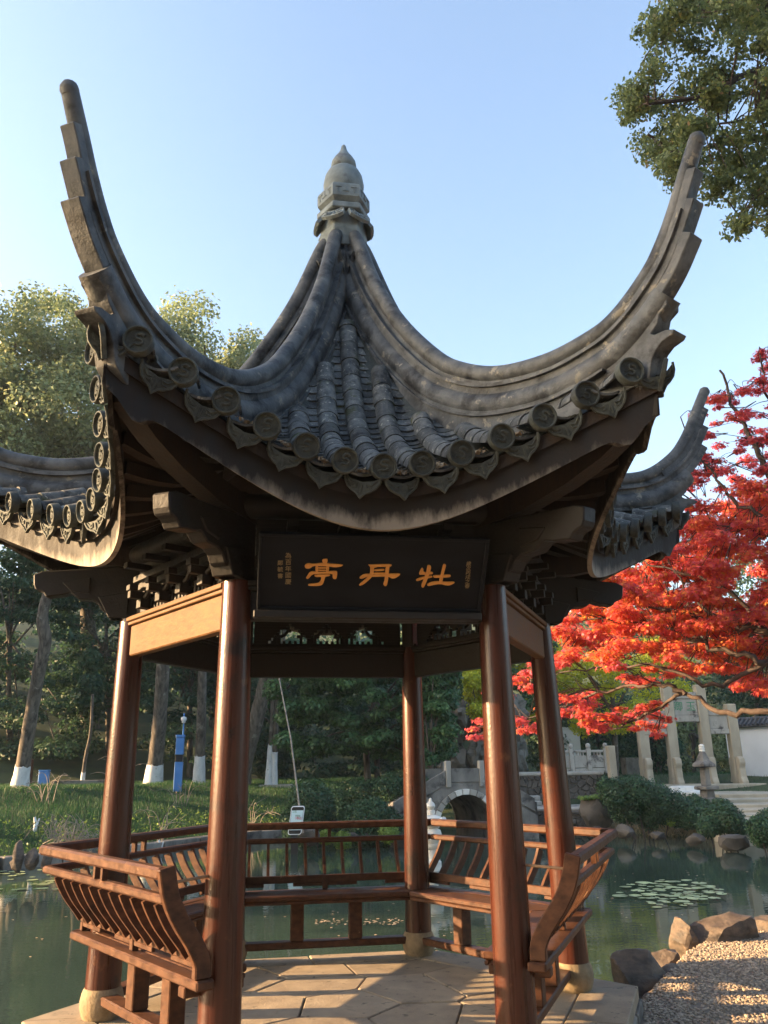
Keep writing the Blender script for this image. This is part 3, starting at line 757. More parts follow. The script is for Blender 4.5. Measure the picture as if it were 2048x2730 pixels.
# ------------------------------------------------------------------ name plaque
PB = np.array([.0, -1.40, 2.302]); PU = nrm(np.array([0, -.27, .355])); PX = np.array([1.0, 0, 0]); PN = nrm(np.cross(PX, PU)); 
if PN[1] > 0: PN = -PN
def pq(x, z, off=0.0): return PB+PX*x+PU*z+PN*off
pl = empty('name_plaque', tuple(PB)); tag(pl, 'dark lacquered name board with three gold characters under the front eaves', 'signboard')
inv = Matrix.Translation(-Vector(PB))
def pbuild(m, name, mat, parent=pl, **kw):
    o = m.build(name, mat, parent, **kw)
    if parent is pl: o.matrix_basis = inv
    return o
m = MB(); m.box(pq(.003, .225, -.02), PX*.640, PU*.226, PN*.018); board = pbuild(m, 'board', M['plaque'], bev=.004)
m = MB()
for z in (.006, .446): m.box(pq(.003, z, 0), PX*.640, PU*.010, PN*.012)
for x in (-.628, .634): m.box(pq(x, .225, 0), PX*.010, PU*.21, PN*.012)
pbuild(m, 'frame', M['plaque'], bev=.003)
m = MB(); m.abox(-.655, .645, -1.43, -1.345, 2.248, 2.292); pbuild(m, 'ledge', M['dark'], bev=.006)
STROKES = {
 'ting': [[(205, 62), (250, 58), (252, 80), (240, 104), (215, 104), (200, 80)],
   [(70, 100), (120, 108), (210, 95), (290, 105), (398, 112), (385, 128), (320, 138), (260, 127), (190, 126), (120, 122), (85, 150), (50, 148), (38, 130), (45, 115)],
   [(140, 124), (165, 124), (165, 184), (140, 184)], [(240, 124), (268, 124), (262, 184), (238, 184)], [(160, 135), (245, 135), (245, 147), (160, 147)], [(160, 157), (245, 157), (245, 168), (160, 168)],
   [(90, 175), (170, 178), (240, 176), (335, 170), (345, 185), (338, 245), (312, 247), (300, 230), (305, 198), (240, 193), (170, 195), (110, 200), (75, 245), (52, 240), (60, 225)],
   [(130, 206), (195, 202), (275, 200), (278, 215), (230, 223), (225, 250), (215, 282), (200, 304), (160, 312), (75, 310), (70, 297), (120, 292), (175, 284), (193, 262), (197, 224), (150, 226), (132, 220)]],
 'dan': [[(632, 112), (665, 112), (800, 108), (835, 108), (862, 115), (845, 132), (690, 132), (690, 185), (683, 215), (660, 245), (600, 300), (560, 315), (556, 304), (600, 265), (640, 225), (657, 190), (655, 135)],
   [(800, 125), (838, 125), (834, 160), (832, 250), (822, 315), (800, 316), (788, 300), (800, 260)], [(692, 156), (790, 152), (790, 169), (692, 173)], [(688, 186), (802, 186), (802, 200), (688, 200)],
   [(600, 200), (690, 204), (830, 198), (945, 195), (940, 212), (900, 238), (870, 243), (830, 222), (690, 225), (620, 227), (580, 245), (558, 242), (560, 228)]],
 'mu': [[(1148, 142), (1165, 150), (1166, 182), (1200, 186), (1235, 180), (1262, 185), (1258, 202), (1200, 207), (1150, 207), (1128, 207), (1130, 185)],
   [(1105, 250), (1170, 228), (1250, 215), (1262, 230), (1230, 240), (1180, 246), (1130, 266), (1105, 268)], [(1200, 118), (1220, 115), (1238, 130), (1232, 180), (1210, 260), (1185, 330), (1165, 332), (1160, 310), (1178, 250), (1197, 180)],
   [(1270, 214), (1340, 213), (1425, 205), (1440, 218), (1425, 232), (1340, 234), (1280, 236), (1265, 226)], [(1350, 108), (1370, 105), (1381, 115), (1368, 180), (1361, 282), (1335, 284), (1330, 260), (1345, 180)],
   [(1215, 300), (1245, 280), (1300, 271), (1380, 276), (1480, 275), (1482, 286), (1440, 308), (1410, 310), (1340, 293), (1270, 305), (1235, 315), (1218, 312)]]}
def smooth_poly(p):
    out = []
    for i in range(len(p)):
        a = np.array(p[i-1], float); b = np.array(p[i], float); c = np.array(p[(i+1) % len(p)], float)
        out += [tuple(b+(a-b)*.22), tuple(b+(c-b)*.22)]
    return out
for cn in ('ting', 'dan', 'mu'):
    m = MB()
    for q, st in enumerate(STROKES[cn]):
        pts = [(-.411+.985*x/1659+.013*y/433*(1-x/1659), .346+.022*x/1659-.277*y/433) for x, y in smooth_poly(st)]
        m.prism(pts, pq(0, 0, .001+.0006*q), PX, PU, PN, .010)
    o = m.build('painted_character', M['gold'], board)
    tag(o, {'ting': 'gold character 亭 at the left of the board', 'dan': 'gold character 丹 in the middle of the board', 'mu': 'gold character 牡 at the right of the board'}[cn])
def text(name, body, size, mt, mat, parent, ext=.001, align='CENTER'):
    c = bpy.data.curves.new(name, 'FONT'); c.body = body; c.size = size; c.extrude = ext; c.align_x = align; c.align_y = 'CENTER'; c.resolution_u = 2
    o = bpy.data.objects.new(name, c); link(o); me = bpy.data.meshes.new_from_object(o)
    bpy.data.objects.remove(o); bpy.data.curves.remove(c); me.materials.clear(); me.materials.append(mat)
    return place(name, me, parent, mt)
for (s_, x0, z0, x1, z1, sz) in (('為百年國慶', -.476, .322, -.470, .166, .036), ('鄭毓書', -.518, .278, -.515, .200, .032), ('歲次丙戌之春', .540, .300, .548, .160, .030)):
    for i, ch in enumerate(s_):
        f = i/(len(s_)-1); text('inscription', ch, sz, frame(pq(x0+(x1-x0)*f, z0+(z1-z0)*f, .0015), PX, PU, PN), M['gold2'], board)

# ------------------------------------------------------------------ stone platform
def clip(poly, n, c):
    out = []
    for i in range(len(poly)):
        a = poly[i]; b = poly[(i+1) % len(poly)]; da = a[0]*n[0]+a[1]*n[1]-c; db = b[0]*n[0]+b[1]*n[1]-c
        if da <= 0: out.append(a)
        if da*db < 0: t = da/(da-db); out.append((a[0]+(b[0]-a[0])*t, a[1]+(b[1]-a[1])*t))
    return out
def voronoi(bound, seeds, gap):
    cells = []
    for i, s in enumerate(seeds):
        p = list(bound)
        for j, q in enumerate(seeds):
            if i == j or not p: continue
            n = (q[0]-s[0], q[1]-s[1]); L = math.hypot(*n); n = (n[0]/L, n[1]/L)
            p = clip(p, n, (n[0]*(s[0]+q[0])+n[1]*(s[1]+q[1]))/2-gap/2)
        if len(p) >= 3: cells.append(p)
    return cells
platpts = [(-1.02, -1.80), (1.02, -1.80), (2.02, .0), (.92, 1.45), (-.90, 1.45), (-1.98, .02)]
m = MB(); m.prism([(x*.985, y*.985) for x, y in platpts], (0, 0, -.55), (1, 0, 0), (0, 1, 0), (0, 0, 1), .98)
plat = m.build('stone_platform', M['joint']); tag(plat, 'hexagonal sandstone platform under the pavilion', kind='structure')
def slab(poly, zt, th, nm='paving_slab', j=.003):
    m = MB(); m.prism(poly, (0, 0, zt-th/2+R.uniform(-j, j)), (1, 0, 0), (0, 1, 0), (0, 0, 1), th)
    return m.build(nm, M['slab'], plat, bev=.006)
inner = [(x*.80, y*.80) for x, y in platpts]
for i in range(6):
    a = platpts[i]; b = platpts[(i+1) % 6]; c = inner[(i+1) % 6]; d = inner[i]
    cut = R.uniform(.4, .6)
    for (f0, f1) in ((0.004, cut-.003), (cut+.003, .996)):
        L = lambda p, q, f: (p[0]+(q[0]-p[0])*f, p[1]+(q[1]-p[1])*f)
        slab([L(a, b, f0), L(a, b, f1), L(d, c, f1), L(d, c, f0)], .0, .14, 'edge_stone')
seeds = []
for r_, n_ in ((0.0, 1), (.55, 5), (1.08, 11)):
    for i in range(n_):
        a = 2*math.pi*i/n_+R.uniform(-.2, .2)+r_; rr_ = r_+R.uniform(-.10, .10); seeds.append((rr_*math.cos(a), rr_*math.sin(a)))
for p in voronoi([(x*.992, y*.992) for x, y in inner], seeds, .012): slab(p, -.004, .10)
# rough foundation stones below the platform edge, down to the water
for i in range(6):
    a = np.array(platpts[i]); b = np.array(platpts[(i+1) % 6]); n_ = 5
    for j in range(n_):
        p = a+(b-a)*(j+.5)/n_; dv = (b-a)/n_
        m = MB(); nn = np.array([dv[1], -dv[0]])/np.linalg.norm(dv)
        for (z0, z1) in ((-.36, -.075), (-.68, -.37)):
            m.box((p[0]-nn[0]*.09, p[1]-nn[1]*.09, (z0+z1)/2), (dv[0]*.49, dv[1]*.49, 0), (nn[0]*(.10+R.uniform(-.01, .02)), nn[1]*.1, 0), (0, 0, (z1-z0)/2))
        m.build('foundation_stone', M['oldstone'], plat, bev=.01)

# ------------------------------------------------------------------ rocks
def rock_mesh(name, size, seed, mat, cuts=9, sub=3, rough=.06, boxy=0.0):
    rg = random.Random(seed); bm = bmesh.new(); bmesh.ops.create_icosphere(bm, subdivisions=sub+(1 if boxy else 0), radius=1.0)
    if boxy:
        for v in bm.verts: v.co = v.co.lerp(Vector(v.co)/max(abs(c) for c in v.co), boxy)
    for _ in range(cuts):
        n = Vector((rg.uniform(-1, 1), rg.uniform(-1, 1), rg.uniform(-.7, 1))).normalized(); c = rg.uniform(.55, .8)+.25*boxy
        for v in bm.verts:
            d = v.co.dot(n)-c
            if d > 0: v.co -= n*d
    from mathutils import noise as mn
    for v in bm.verts:
        k = mn.noise(v.co*2.3+Vector((seed*3.1, 0, 0)))*rough+mn.noise(v.co*6+Vector((seed, 2, 0)))*rough*.5+mn.noise(v.co*15+Vector((seed, 2, 5)))*rough*.3
        v.co += v.co.normalized()*k
        v.co.x *= size[0]; v.co.y *= size[1]; v.co.z *= size[2]
    me = bpy.data.meshes.new(name); bm.to_mesh(me); bm.free(); me.materials.append(mat); me.shade_smooth(); me.set_sharp_from_angle(angle=rad(24)); return me
def rock(name, loc, size, seed, mat, label, rz=0.0, group=None, **kw):
    o = place(name, rock_mesh(name, size, seed, mat, **kw)); o.location = loc; o.rotation_euler = (0, 0, rz)
    return tag(o, label, 'rock', group)


# near rocks along the gravel edge
for (x, y, z, sx, sy, sz, sd_, rz, lb) in (
    (2.50, 1.00, -.20, .28, .20, .25, 3, .3, 'brown angular boulder at the gravel edge right beside the platform'),
    (2.84, 1.12, -.30, .22, .17, .20, 5, 1.1, 'low rock leaning behind the brown boulder at the gravel edge'),
    (3.02, 1.66, -.28, .22, .16, .18, 8, .2, 'small flat grey rock by the water between the two large boulders'),
    (3.82, 2.10, -.14, .42, .24, .25, 12, .1, 'large dark square cut boulder at the water edge on the gravel'),
    (3.46, 2.14, -.17, .13, .20, .23, 14, .0, 'upright dark slab of rock behind the large square boulder'),
    (4.58, 2.42, -.24, .26, .22, .24, 15, .6, 'brown rock at the right edge beyond the large square boulder'),
    (2.12, .66, -.34, .26, .2, .20, 21, .4, 'low dark stone touching the platform corner by the water'),
    (2.40, .52, -.30, .20, .17, .16, 22, 1.2, 'flat shaded stone on the gravel in front of the brown boulder'),
    (2.10, -.02, -.34, .17, .30, .20, 23, -.4, 'dark ragged stone along the side of the platform'),
    (1.92, -.42, -.34, .15, .26, .20, 24, -.5, 'dark stone wedged under the front right side of the platform')):
    rock('boulder', (x, y, z), (sx*.86, sy*.86, sz*.86), sd_, M['rock'], lb, rz, cuts=11, rough=.07, boxy=.62)

# pebbles: thousands, one object
def np_mesh(name, V, nper, mat, rnd=None, smooth=False):
    n = len(V); me = bpy.data.meshes.new(name)
    me.vertices.add(n); me.vertices.foreach_set('co', np.ascontiguousarray(V, np.float32).ravel())
    me.loops.add(n); me.loops.foreach_set('vertex_index', np.arange(n, dtype=np.int32))
    nf = n//nper; me.polygons.add(nf); me.polygons.foreach_set('loop_start', np.arange(nf, dtype=np.int32)*nper)
    me.update(calc_edges=True)
    if rnd is not None:
        at = me.attributes.new('rnd', 'FLOAT', 'FACE'); at.data.foreach_set('value', np.ascontiguousarray(rnd, np.float32))
    me.materials.append(mat)
    if smooth: me.shade_smooth()
    return me
def pebbles():
    bm = bmesh.new(); bmesh.ops.create_icosphere(bm, subdivisions=1, radius=1)
    bv = np.array([v.co for v in bm.verts]); bf = np.array([[v.index for v in f.verts] for f in bm.faces]); bm.free()
    N = 32000
    x = NR.uniform(1.4, 5.6, N*3); y = NR.uniform(-1.6, 3.4, N*3); d = sdist(x, y); z = ground_h(x, y)
    hexd = (np.abs(x)*.0)
    inplat = (y > -1.85) & (x < 2.05-.50*np.abs(y)*(y < 0)-.75*np.abs(y)*(y > 0)*.95)
    ok = (z > -.22) & (d > .0) & ~inplat; x, y, z = x[ok][:N], y[ok][:N], z[ok][:N]
    n = len(x); s = NR.uniform(.006, .014, n)
    V = bv[None]*(s[:, None, None]*np.stack([NR.uniform(.8, 1.4, n), NR.uniform(.7, 1.1, n), NR.uniform(.5, .8, n)], -1)[:, None, :])
    a = NR.uniform(0, 6.28, n); c, sn = np.cos(a)[:, None], np.sin(a)[:, None]
    X = V[..., 0]*c-V[..., 1]*sn; Y = V[..., 0]*sn+V[..., 1]*c
    V = np.stack([X+x[:, None], Y+y[:, None], V[..., 2]+z[:, None]+.004], -1)
    tri = V[:, bf].reshape(-1, 3)
    o = place('pebbles', np_mesh('pebbles', tri, 3, M['pebble'])); tag(o, 'small rounded pebbles spread over the gravel path', kind='stuff')
pebbles()

# ------------------------------------------------------------------ foliage
def leaf_shape(kind):
    if kind == 'diamond': return np.array([(0, -.5, 0), (.30, .0, .06), (0, .5, 0), (-.30, .0, .06)])
    if kind == 'oval': return np.array([(0, -.5, 0), (.26, -.2, .05), (.28, .12, .05), (0, .55, -.04), (-.28, .12, .05), (-.26, -.2, .05)])
    if kind == 'blade': return np.array([(-.035, 0, 0), (.035, 0, 0), (.0, 1.0, 0)])
    if kind == 'star':
        out = []
        for i in range(5):
            a = rad(90+(-2+i)*58); out_r = (.38, .5, .58, .5, .38)[i]
            out.append((out_r*math.cos(a), out_r*math.sin(a), -.05))
            if i < 4: b = rad(90+(-1.5+i)*58); out.append((.17*math.cos(b), .17*math.sin(b), .03))
        out = out[::-1] + [(0, -.16, .02)]
        return np.array(out)
def leaves(pos, size, kind, normal, spread=.6, rnd=None, droop=0.0):
    """pos (n,3), normal (n,3) preferred face direction; returns verts, verts per leaf"""
    n = len(pos); L = leaf_shape(kind)
    nn = normal+NR.normal(0, spread, (n, 3)); nn /= np.linalg.norm(nn, axis=1)[:, None]+1e-9
    t = NR.normal(0, 1, (n, 3)); t[:, 2] -= droop
    t -= nn*(t*nn).sum(1)[:, None]; t /= np.linalg.norm(t, axis=1)[:, None]+1e-9
    b = np.cross(nn, t); s = (size*NR.uniform(.7, 1.25, n))[:, None, None]
    V = pos[:, None, :]+s*(L[None, :, 0:1]*b[:, None, :]+L[None, :, 1:2]*t[:, None, :]+L[None, :, 2:3]*nn[:, None, :])
    return V.reshape(-1, 3), len(L)
def crown_mesh(name, blobs, nleaf, size, kind, mat, spread=.7, droop=.4, upb=.5, shell=.55, hue=0.0, squash=1.0, weights=None):
    """blobs: list of (centre, (rx,ry,rz), hue); leaves sit in the outer part of each clump"""
    C = np.array([b[0] for b in blobs]); Rr = np.array([b[1] for b in blobs]); H = np.array([b[2] if len(b) > 2 else 0.0 for b in blobs])
    w = np.prod(Rr, 1)**(2/3); w = w/w.sum(); idx = NR.choice(len(blobs), nleaf, p=w)
    d = NR.normal(0, 1, (nleaf, 3)); d /= np.linalg.norm(d, axis=1)[:, None]
    rr = shell+(1-shell)*NR.uniform(0, 1, nleaf)**.6; rr *= 1+.10*NR.normal(0, 1, nleaf)
    off = d*rr[:, None]*Rr[idx]; pos = C[idx]+off
    nrm_ = d*np.array([1, 1, 1])+np.array([0, 0, upb])
    V, k = leaves(pos, size, kind, nrm_, spread, droop=droop)
    rnd = np.clip(NR.normal(.42, .2, nleaf)+H[idx], 0, 1)
    return np_mesh(name, V, k, mat, rnd)
def subblobs(c, r, n, fr=(.28, .5), flat=1.0, hue=.12):
    """uneven clumps spread through an ellipsoid"""
    out = []
    for _ in range(n):
        d = np.array([R.gauss(0, 1), R.gauss(0, 1), R.gauss(0, 1)]); d /= np.linalg.norm(d); q = R.uniform(.35, .95)
        s = R.uniform(*fr)
        rr = np.array(r); m_ = float(np.mean(rr))*s
        out.append((np.array(c)+d*q*rr*(1-.5*s), (m_*R.uniform(.9, 1.3), m_*R.uniform(.9, 1.3), m_*flat*R.uniform(.7, 1.0)), R.gauss(0, hue)))
    return out
def limbs(m, base, top, tips, r0, n=7, k=7):
    """trunk from base to top, limbs out to the tips"""
    base = np.array(base, float); top = np.array(top, float)
    pts = catmull([base, base+(top-base)*.35+np.array([R.uniform(-.12, .12), R.uniform(-.12, .12), 0])*r0*2, base+(top-base)*.7+np.array([R.uniform(-.2, .2), R.uniform(-.2, .2), 0])*r0*2, top], 4)
    m.tube(pts, [r0*(1.25 if i == 0 else 1-.55*i/len(pts)) for i in range(len(pts))], 12)
    for t in tips:
        t = np.array(t, float); q = R.uniform(.55, .95); a = pts[int(q*(len(pts)-1))]; mid = (a+t)/2+np.array([0, 0, .12*np.linalg.norm(t-a)])
        pp = catmull([a, mid, t], 4); m.tube(pp, [max(.012, r0*.42*(1-.85*i/len(pp))) for i in range(len(pp))], 6)
def tree(name, label, cat, base, top, blobs, nleaf, size, mat, r0, kind='diamond', group=None, bark='bark', wash=None, ntip=9, **kw):
    base = np.array(base, float); root = empty(name, tuple(base)); tag(root, label, cat, group)
    inv_ = Matrix.Translation(-Vector(base))
    m = MB(); tips = [blobs[R.randrange(len(blobs))][0] for _ in range(ntip)] if blobs else []
    limbs(m, base-np.array([0, 0, .3]), top, tips, r0)
    tr = m.build('trunk', M[bark], root, smooth=60); tr.matrix_basis = inv_
    if wash:
        h = wash; q = MB(); ax = (np.array(top)-base); ax = ax/np.linalg.norm(ax)
        q.tube([base-ax*.3, base+ax*h*.15, base+ax*h*.6, base+ax*h], [r0*1.27, r0*1.16, r0*1.07, r0*1.03], 14); q.build('limewash_band', M['whitewash'], tr, smooth=50)
    if blobs and nleaf:
        c = place('crown', crown_mesh('crown', blobs, nleaf, size, kind, M[mat], **kw), root, inv_)
    return root
def BL(lst, Z, hue=.1, fl=.8, dz=.7):
    """clumps given as (x, y, radius in photo px[, depth offset]) at depth Z"""
    out = []
    for q in lst:
        x, y, r = q[:3]; z = Z+(q[3] if len(q) > 3 else R.uniform(-dz, dz)); rr = PXM(r, z)
        out.append((np.array(P(x, y, z)), (rr*R.uniform(.9, 1.2), rr*R.uniform(.9, 1.2), rr*fl), R.gauss(0, hue)))
    return out
def gbase(x, y, Z):
    p = P(x, y, Z); return np.array([p.x, p.y, gh(p.x, p.y)])
def on_ground(x, y, z0=22.0):
    """depth at which the sight line through photo point (x, y) meets the ground"""
    Z = z0
    while Z < 60:
        p = P(x, y, Z)
        if p.z <= gh(p.x, p.y): return Z
        Z += .25
    return z0
def fill(x0, x1, y0, y1, n, r, fn=None):
    out = []
    while len(out) < n:
        x, y = R.uniform(x0, x1), R.uniform(y0, y1)
        if fn is None or fn(x, y): out.append((x, y, R.uniform(*r)))
    return out

# --- sunlit evergreen trees rising behind the left bank
edgeA = lambda x: np.interp(x, [-260, -120, 0, 40, 80, 130, 180, 250, 320], [620, 560, 548, 575, 600, 598, 640, 700, 760])
tree('camphor_tree', 'tall sunlit evergreen tree at the far left edge behind the roof corner', 'tree', gbase(-60, 1690, 43), P(-40, 900, 43),
     BL(fill(-300, 90, 560, 1260, 160, (36, 60), lambda x, y: y > edgeA(x)+45 and x < 90)+fill(-80, 200, 780, 1060, 50, (38, 58)), 43, .12, dz=3.5), 68000, .24, 'camphor', .55, upb=.6, ntip=12, shell=.3)
tree('camphor_tree', 'broad pale green tree between the left roof tail and the tall edge tree', 'tree', gbase(185, 1685, 46), P(180, 900, 46),
     BL(fill(60, 330, 600, 1280, 180, (34, 56), lambda x, y: y > edgeA(x)+45), 46, .12, dz=3.5), 62000, .24, 'camphor', .5, upb=.6, ntip=12, shell=.3)
edgeB = lambda x: np.interp(x, [300, 340, 400, 440, 480, 520, 560, 620, 700], [700, 632, 622, 628, 655, 690, 700, 760, 820])
tree('camphor_tree', 'yellow green tree showing between the left roof tail and the ridge', 'tree', gbase(470, 1680, 50), P(450, 950, 50),
     BL(fill(290, 720, 620, 1250, 120, (34, 54), lambda x, y: y > edgeB(x)+40), 50, .12, dz=3), 42000, .26, 'camphor', .55, upb=.6, ntip=12, shell=.3)

# --- dark understory on the slope behind the left bank
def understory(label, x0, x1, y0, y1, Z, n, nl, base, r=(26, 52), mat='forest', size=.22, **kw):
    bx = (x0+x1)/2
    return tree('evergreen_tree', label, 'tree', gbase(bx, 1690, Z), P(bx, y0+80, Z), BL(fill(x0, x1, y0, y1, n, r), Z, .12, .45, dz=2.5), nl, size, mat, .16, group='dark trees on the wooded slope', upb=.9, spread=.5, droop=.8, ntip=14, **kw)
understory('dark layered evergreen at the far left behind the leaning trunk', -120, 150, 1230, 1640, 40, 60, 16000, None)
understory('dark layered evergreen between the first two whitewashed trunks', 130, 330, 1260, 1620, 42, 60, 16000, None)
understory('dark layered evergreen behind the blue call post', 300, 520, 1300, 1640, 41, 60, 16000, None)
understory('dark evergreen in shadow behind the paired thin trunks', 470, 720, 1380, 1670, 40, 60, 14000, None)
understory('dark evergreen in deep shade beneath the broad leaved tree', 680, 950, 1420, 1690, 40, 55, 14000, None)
# the wood further up the slope reads as one mass
fb = []
for i in range(420):
    x = R.uniform(-700, 1000); Z = R.uniform(46, 75); y = 1640-R.uniform(0, 420); rr = R.uniform(.9, 2.1)
    fb.append((np.array(P(x, y, Z)), (rr, rr, rr*.7), R.gauss(0, .12)))
for i in range(330):
    x = R.uniform(950, 2300); Z = R.uniform(50, 80); y = 1640-R.uniform(0, 470)*(1 if x > 1150 else .6); rr = R.uniform(.9, 2.1)
    fb.append((np.array(P(x, y, Z)), (rr, rr, rr*.7), R.gauss(0, .12)))
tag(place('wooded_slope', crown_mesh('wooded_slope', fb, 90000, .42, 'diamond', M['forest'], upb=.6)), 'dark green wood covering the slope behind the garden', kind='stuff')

# --- whitewashed trunks on the bank
def trunk_tree(label, path, Z, r0, wash, blobs=None, cat='tree', bark='bark', extra=None):
    Z = min(34.0, on_ground(path[0][0], path[0][1]))
    pts = [np.array(P(x, y, Z+(q[0] if q else 0))) for x, y, *q in path]
    base = pts[0].copy(); g = gh(base[0], base[1]); root = empty('whitewashed_tree', tuple(base)); tag(root, label, cat, 'whitewashed trees on the grass bank')
    inv_ = Matrix.Translation(-Vector(base)); pts[0] = pts[0]+np.array([0, 0, min(0, g-base[2])-.35])
    pp = catmull(pts, 5); m = MB(); rr = [PXM(r0, Z)*((1.45, 1.25, 1.12, 1.05)[i] if i < 4 else 1-.35*i/len(pp))*R.uniform(.95, 1.06) for i in range(len(pp))]
    m.tube(pp, rr, 14)
    for e in (extra or []):
        q = catmull([np.array(P(x, y, Z)) for x, y in e[0]], 4); m.tube(q, [PXM(e[1], Z)*(1-.5*i/len(q)) for i in range(len(q))], 9)
    tr = m.build('trunk', M[bark], root, smooth=60); tr.matrix_basis = inv_
    if wash:
        w0, w1 = wash; sel = [i for i in range(len(pp)) if True]
        zz = [p[2] for p in pp]; zt = P(path[0][0], w1, Z).z
        q = [p for p in pp if p[2] < zt]; i_ = len(q); f = (zt-pp[i_-1][2])/(pp[i_][2]-pp[i_-1][2]+1e-6); q.append(pp[i_-1]+(pp[i_]-pp[i_-1])*f)
        m = MB(); m.tube(q, [rr[min(j, len(rr)-1)]*1.035+.004 for j in range(len(q))], 22)
        for e_ in range(len(m.v)-22, len(m.v)): m.v[e_] = (m.v[e_][0], m.v[e_][1], m.v[e_][2]+R.uniform(-.05, .05))
        m.build('limewash_band', M['whitewash'], tr, smooth=60)
    if blobs: place('crown', crown_mesh('crown', blobs, 7000, .22, 'diamond', M['forest'], upb=.8), root, inv_)
    return root
trunk_tree('leaning crooked trunk with swollen fork and white base at the far left', [(41, 1703), (52, 1640), (68, 1540), (84, 1450), (98, 1385), (92, 1330), (108, 1260), (125, 1120)], 34, 15.5, (1703, 1653),
           BL(fill(40, 230, 1040, 1250, 10, (30, 45)), 34), extra=[([(98, 1400), (86, 1340), (100, 1270)], 9)])
trunk_tree('thick straight pale trunk with white base left of the blue call post', [(330, 1693), (336, 1640), (345, 1550), (352, 1440), (356, 1340), (360, 1200)], 32, 17.5, (1693, 1650), BL(fill(300, 430, 1080, 1260, 10, (30, 45)), 32))
trunk_tree('straight brown trunk with white base right of the blue call post', [(430, 1681), (432, 1630), (435, 1560), (437, 1450), (440, 1300), (445, 1150)], 35, 11.5, (1681, 1633), BL(fill(400, 500, 1060, 1250, 8, (30, 42)), 35))
trunk_tree('broad leaning grey trunk beside the front left column', [(518, 1690), (530, 1640), (552, 1560), (572, 1480), (590, 1400), (600, 1250)], 30, 19, None, BL(fill(560, 680, 1080, 1260, 10, (30, 45)), 30))
trunk_tree('thin trunk with white base, right one of the close pair', [(592, 1692), (593, 1640), (596, 1570), (602, 1480), (612, 1380), (618, 1260)], 31, 6.5, (1692, 1625), BL(fill(560, 680, 1150, 1300, 6, (28, 40)), 31))
trunk_tree('thin trunk with white base, left one of the close pair', [(579, 1668), (583, 1630), (588, 1560), (590, 1480), (594, 1380)], 33, 6, (1668, 1608), BL(fill(560, 640, 1180, 1320, 5, (28, 40)), 33))
trunk_tree('small slim sapling with white base above the stone curb', [(178, 1690), (180, 1672), (186, 1630), (196, 1580), (200, 1500)], 36, 4.5, (1690, 1668), BL(fill(150, 240, 1400, 1520, 5, (20, 30)), 36))

# --- shading trees of the same wood just left of the view
for i, (x, y, h, r, n) in enumerate(((-31, 3.5, 18.0, 6.0, 60), (-27, 14, 8, 5.0, 30), (-24, 20, 8, 5.2, 34), (-25, 28, 8.5, 5.2, 34), (-33, 36, 8.5, 5.5, 34))):
    g = gh(x, y); c = np.array([x, y, g+h+.5])
    tree('camphor_tree', ['tall evergreen on the left shore nearest the pavilion', 'bushy evergreen second along the left shore', 'bushy evergreen third along the left shore', 'bushy evergreen fourth along the left shore', 'bushy evergreen at the back of the left shore'][i], 'tree',
         (x, y-8.5 if i == 0 else y, g), (x, y-4 if i == 0 else y, g+h), subblobs(c+np.array([0, 0, .8 if i == 0 else 0]), (r, r*.75, r*.85) if i == 0 else (r, r, r*.9), n)+([(np.array([x+R.uniform(-2.5, 2.5), R.uniform(-.8, 7.0), g+R.uniform(12.9, 17.5)]), (1.7, 1.7, 1.1), 0.0) for _ in range(60)] if i == 0 else []), 70000 if i == 0 else 15000, .46 if i == 0 else .36, 'camphor', .5, upb=.5, ntip=10)

# --- unseen trees added behind the viewpoint to block low sky light
for i, (x, y, h, r, lb) in enumerate(((-12, -17, 11, 5.0, 'unseen evergreen added to block sky light, left behind the viewpoint'), (-3, -19, 12, 5.5, 'unseen evergreen added to block sky light, straight behind the viewpoint'), (7, -18, 11, 5.5, 'unseen evergreen added to block sky light, right behind the viewpoint'), (15, -12, 10, 5.0, 'unseen evergreen added to block sky light, far right behind the viewpoint'))):
    g = gh(x, y); tree('camphor_tree', lb, 'tree', (x, y, g), (x, y, g+h), subblobs((x, y, g+h*.62), (r, r, r*1.25), 36, (.3, .5)), 9000, .5, 'forest', .4, upb=.5, ntip=8)

# --- broad leaved tree behind the hedges
edgeC = lambda x: np.interp(x, [560, 600, 650, 760, 870, 920, 960, 990], [1560, 1600, 1640, 1630, 1660, 1690, 1640, 1560])
tree('broadleaf_tree', 'spreading broad leaved tree drooping over the clipped hedges', 'tree', gbase(800, 1672, 30.5), P(790, 1540, 30.5),
     BL(fill(590, 975, 1395, 1670, 150, (18, 34), lambda x, y: y < edgeC(x)-8), 29, .12, .55, dz=1.3), 48000, .15, 'broad', .16, upb=.9, spread=.45, droop=1.0, ntip=14)
tree('broadleaf_tree', 'bright leafy tree in front of the rockery beside the back right column', 'tree', gbase(925, 1700, 28), P(930, 1560, 28),
     BL(fill(880, 990, 1440, 1660, 26, (16, 28), lambda x, y: x < 990-(y-1440)*.2), 28, .12, .6, dz=.8), 9000, .14, 'broad', .1, upb=.9, spread=.5, droop=.8)
tree('broadleaf_tree', 'dark green tree above the rockery behind the bridge', 'tree', gbase(1020, 1650, 37), P(1020, 1500, 37),
     BL(fill(940, 1180, 1370, 1560, 40, (22, 38)), 37, .12, .7, dz=2), 12000, .2, 'broad', .2, upb=.8)

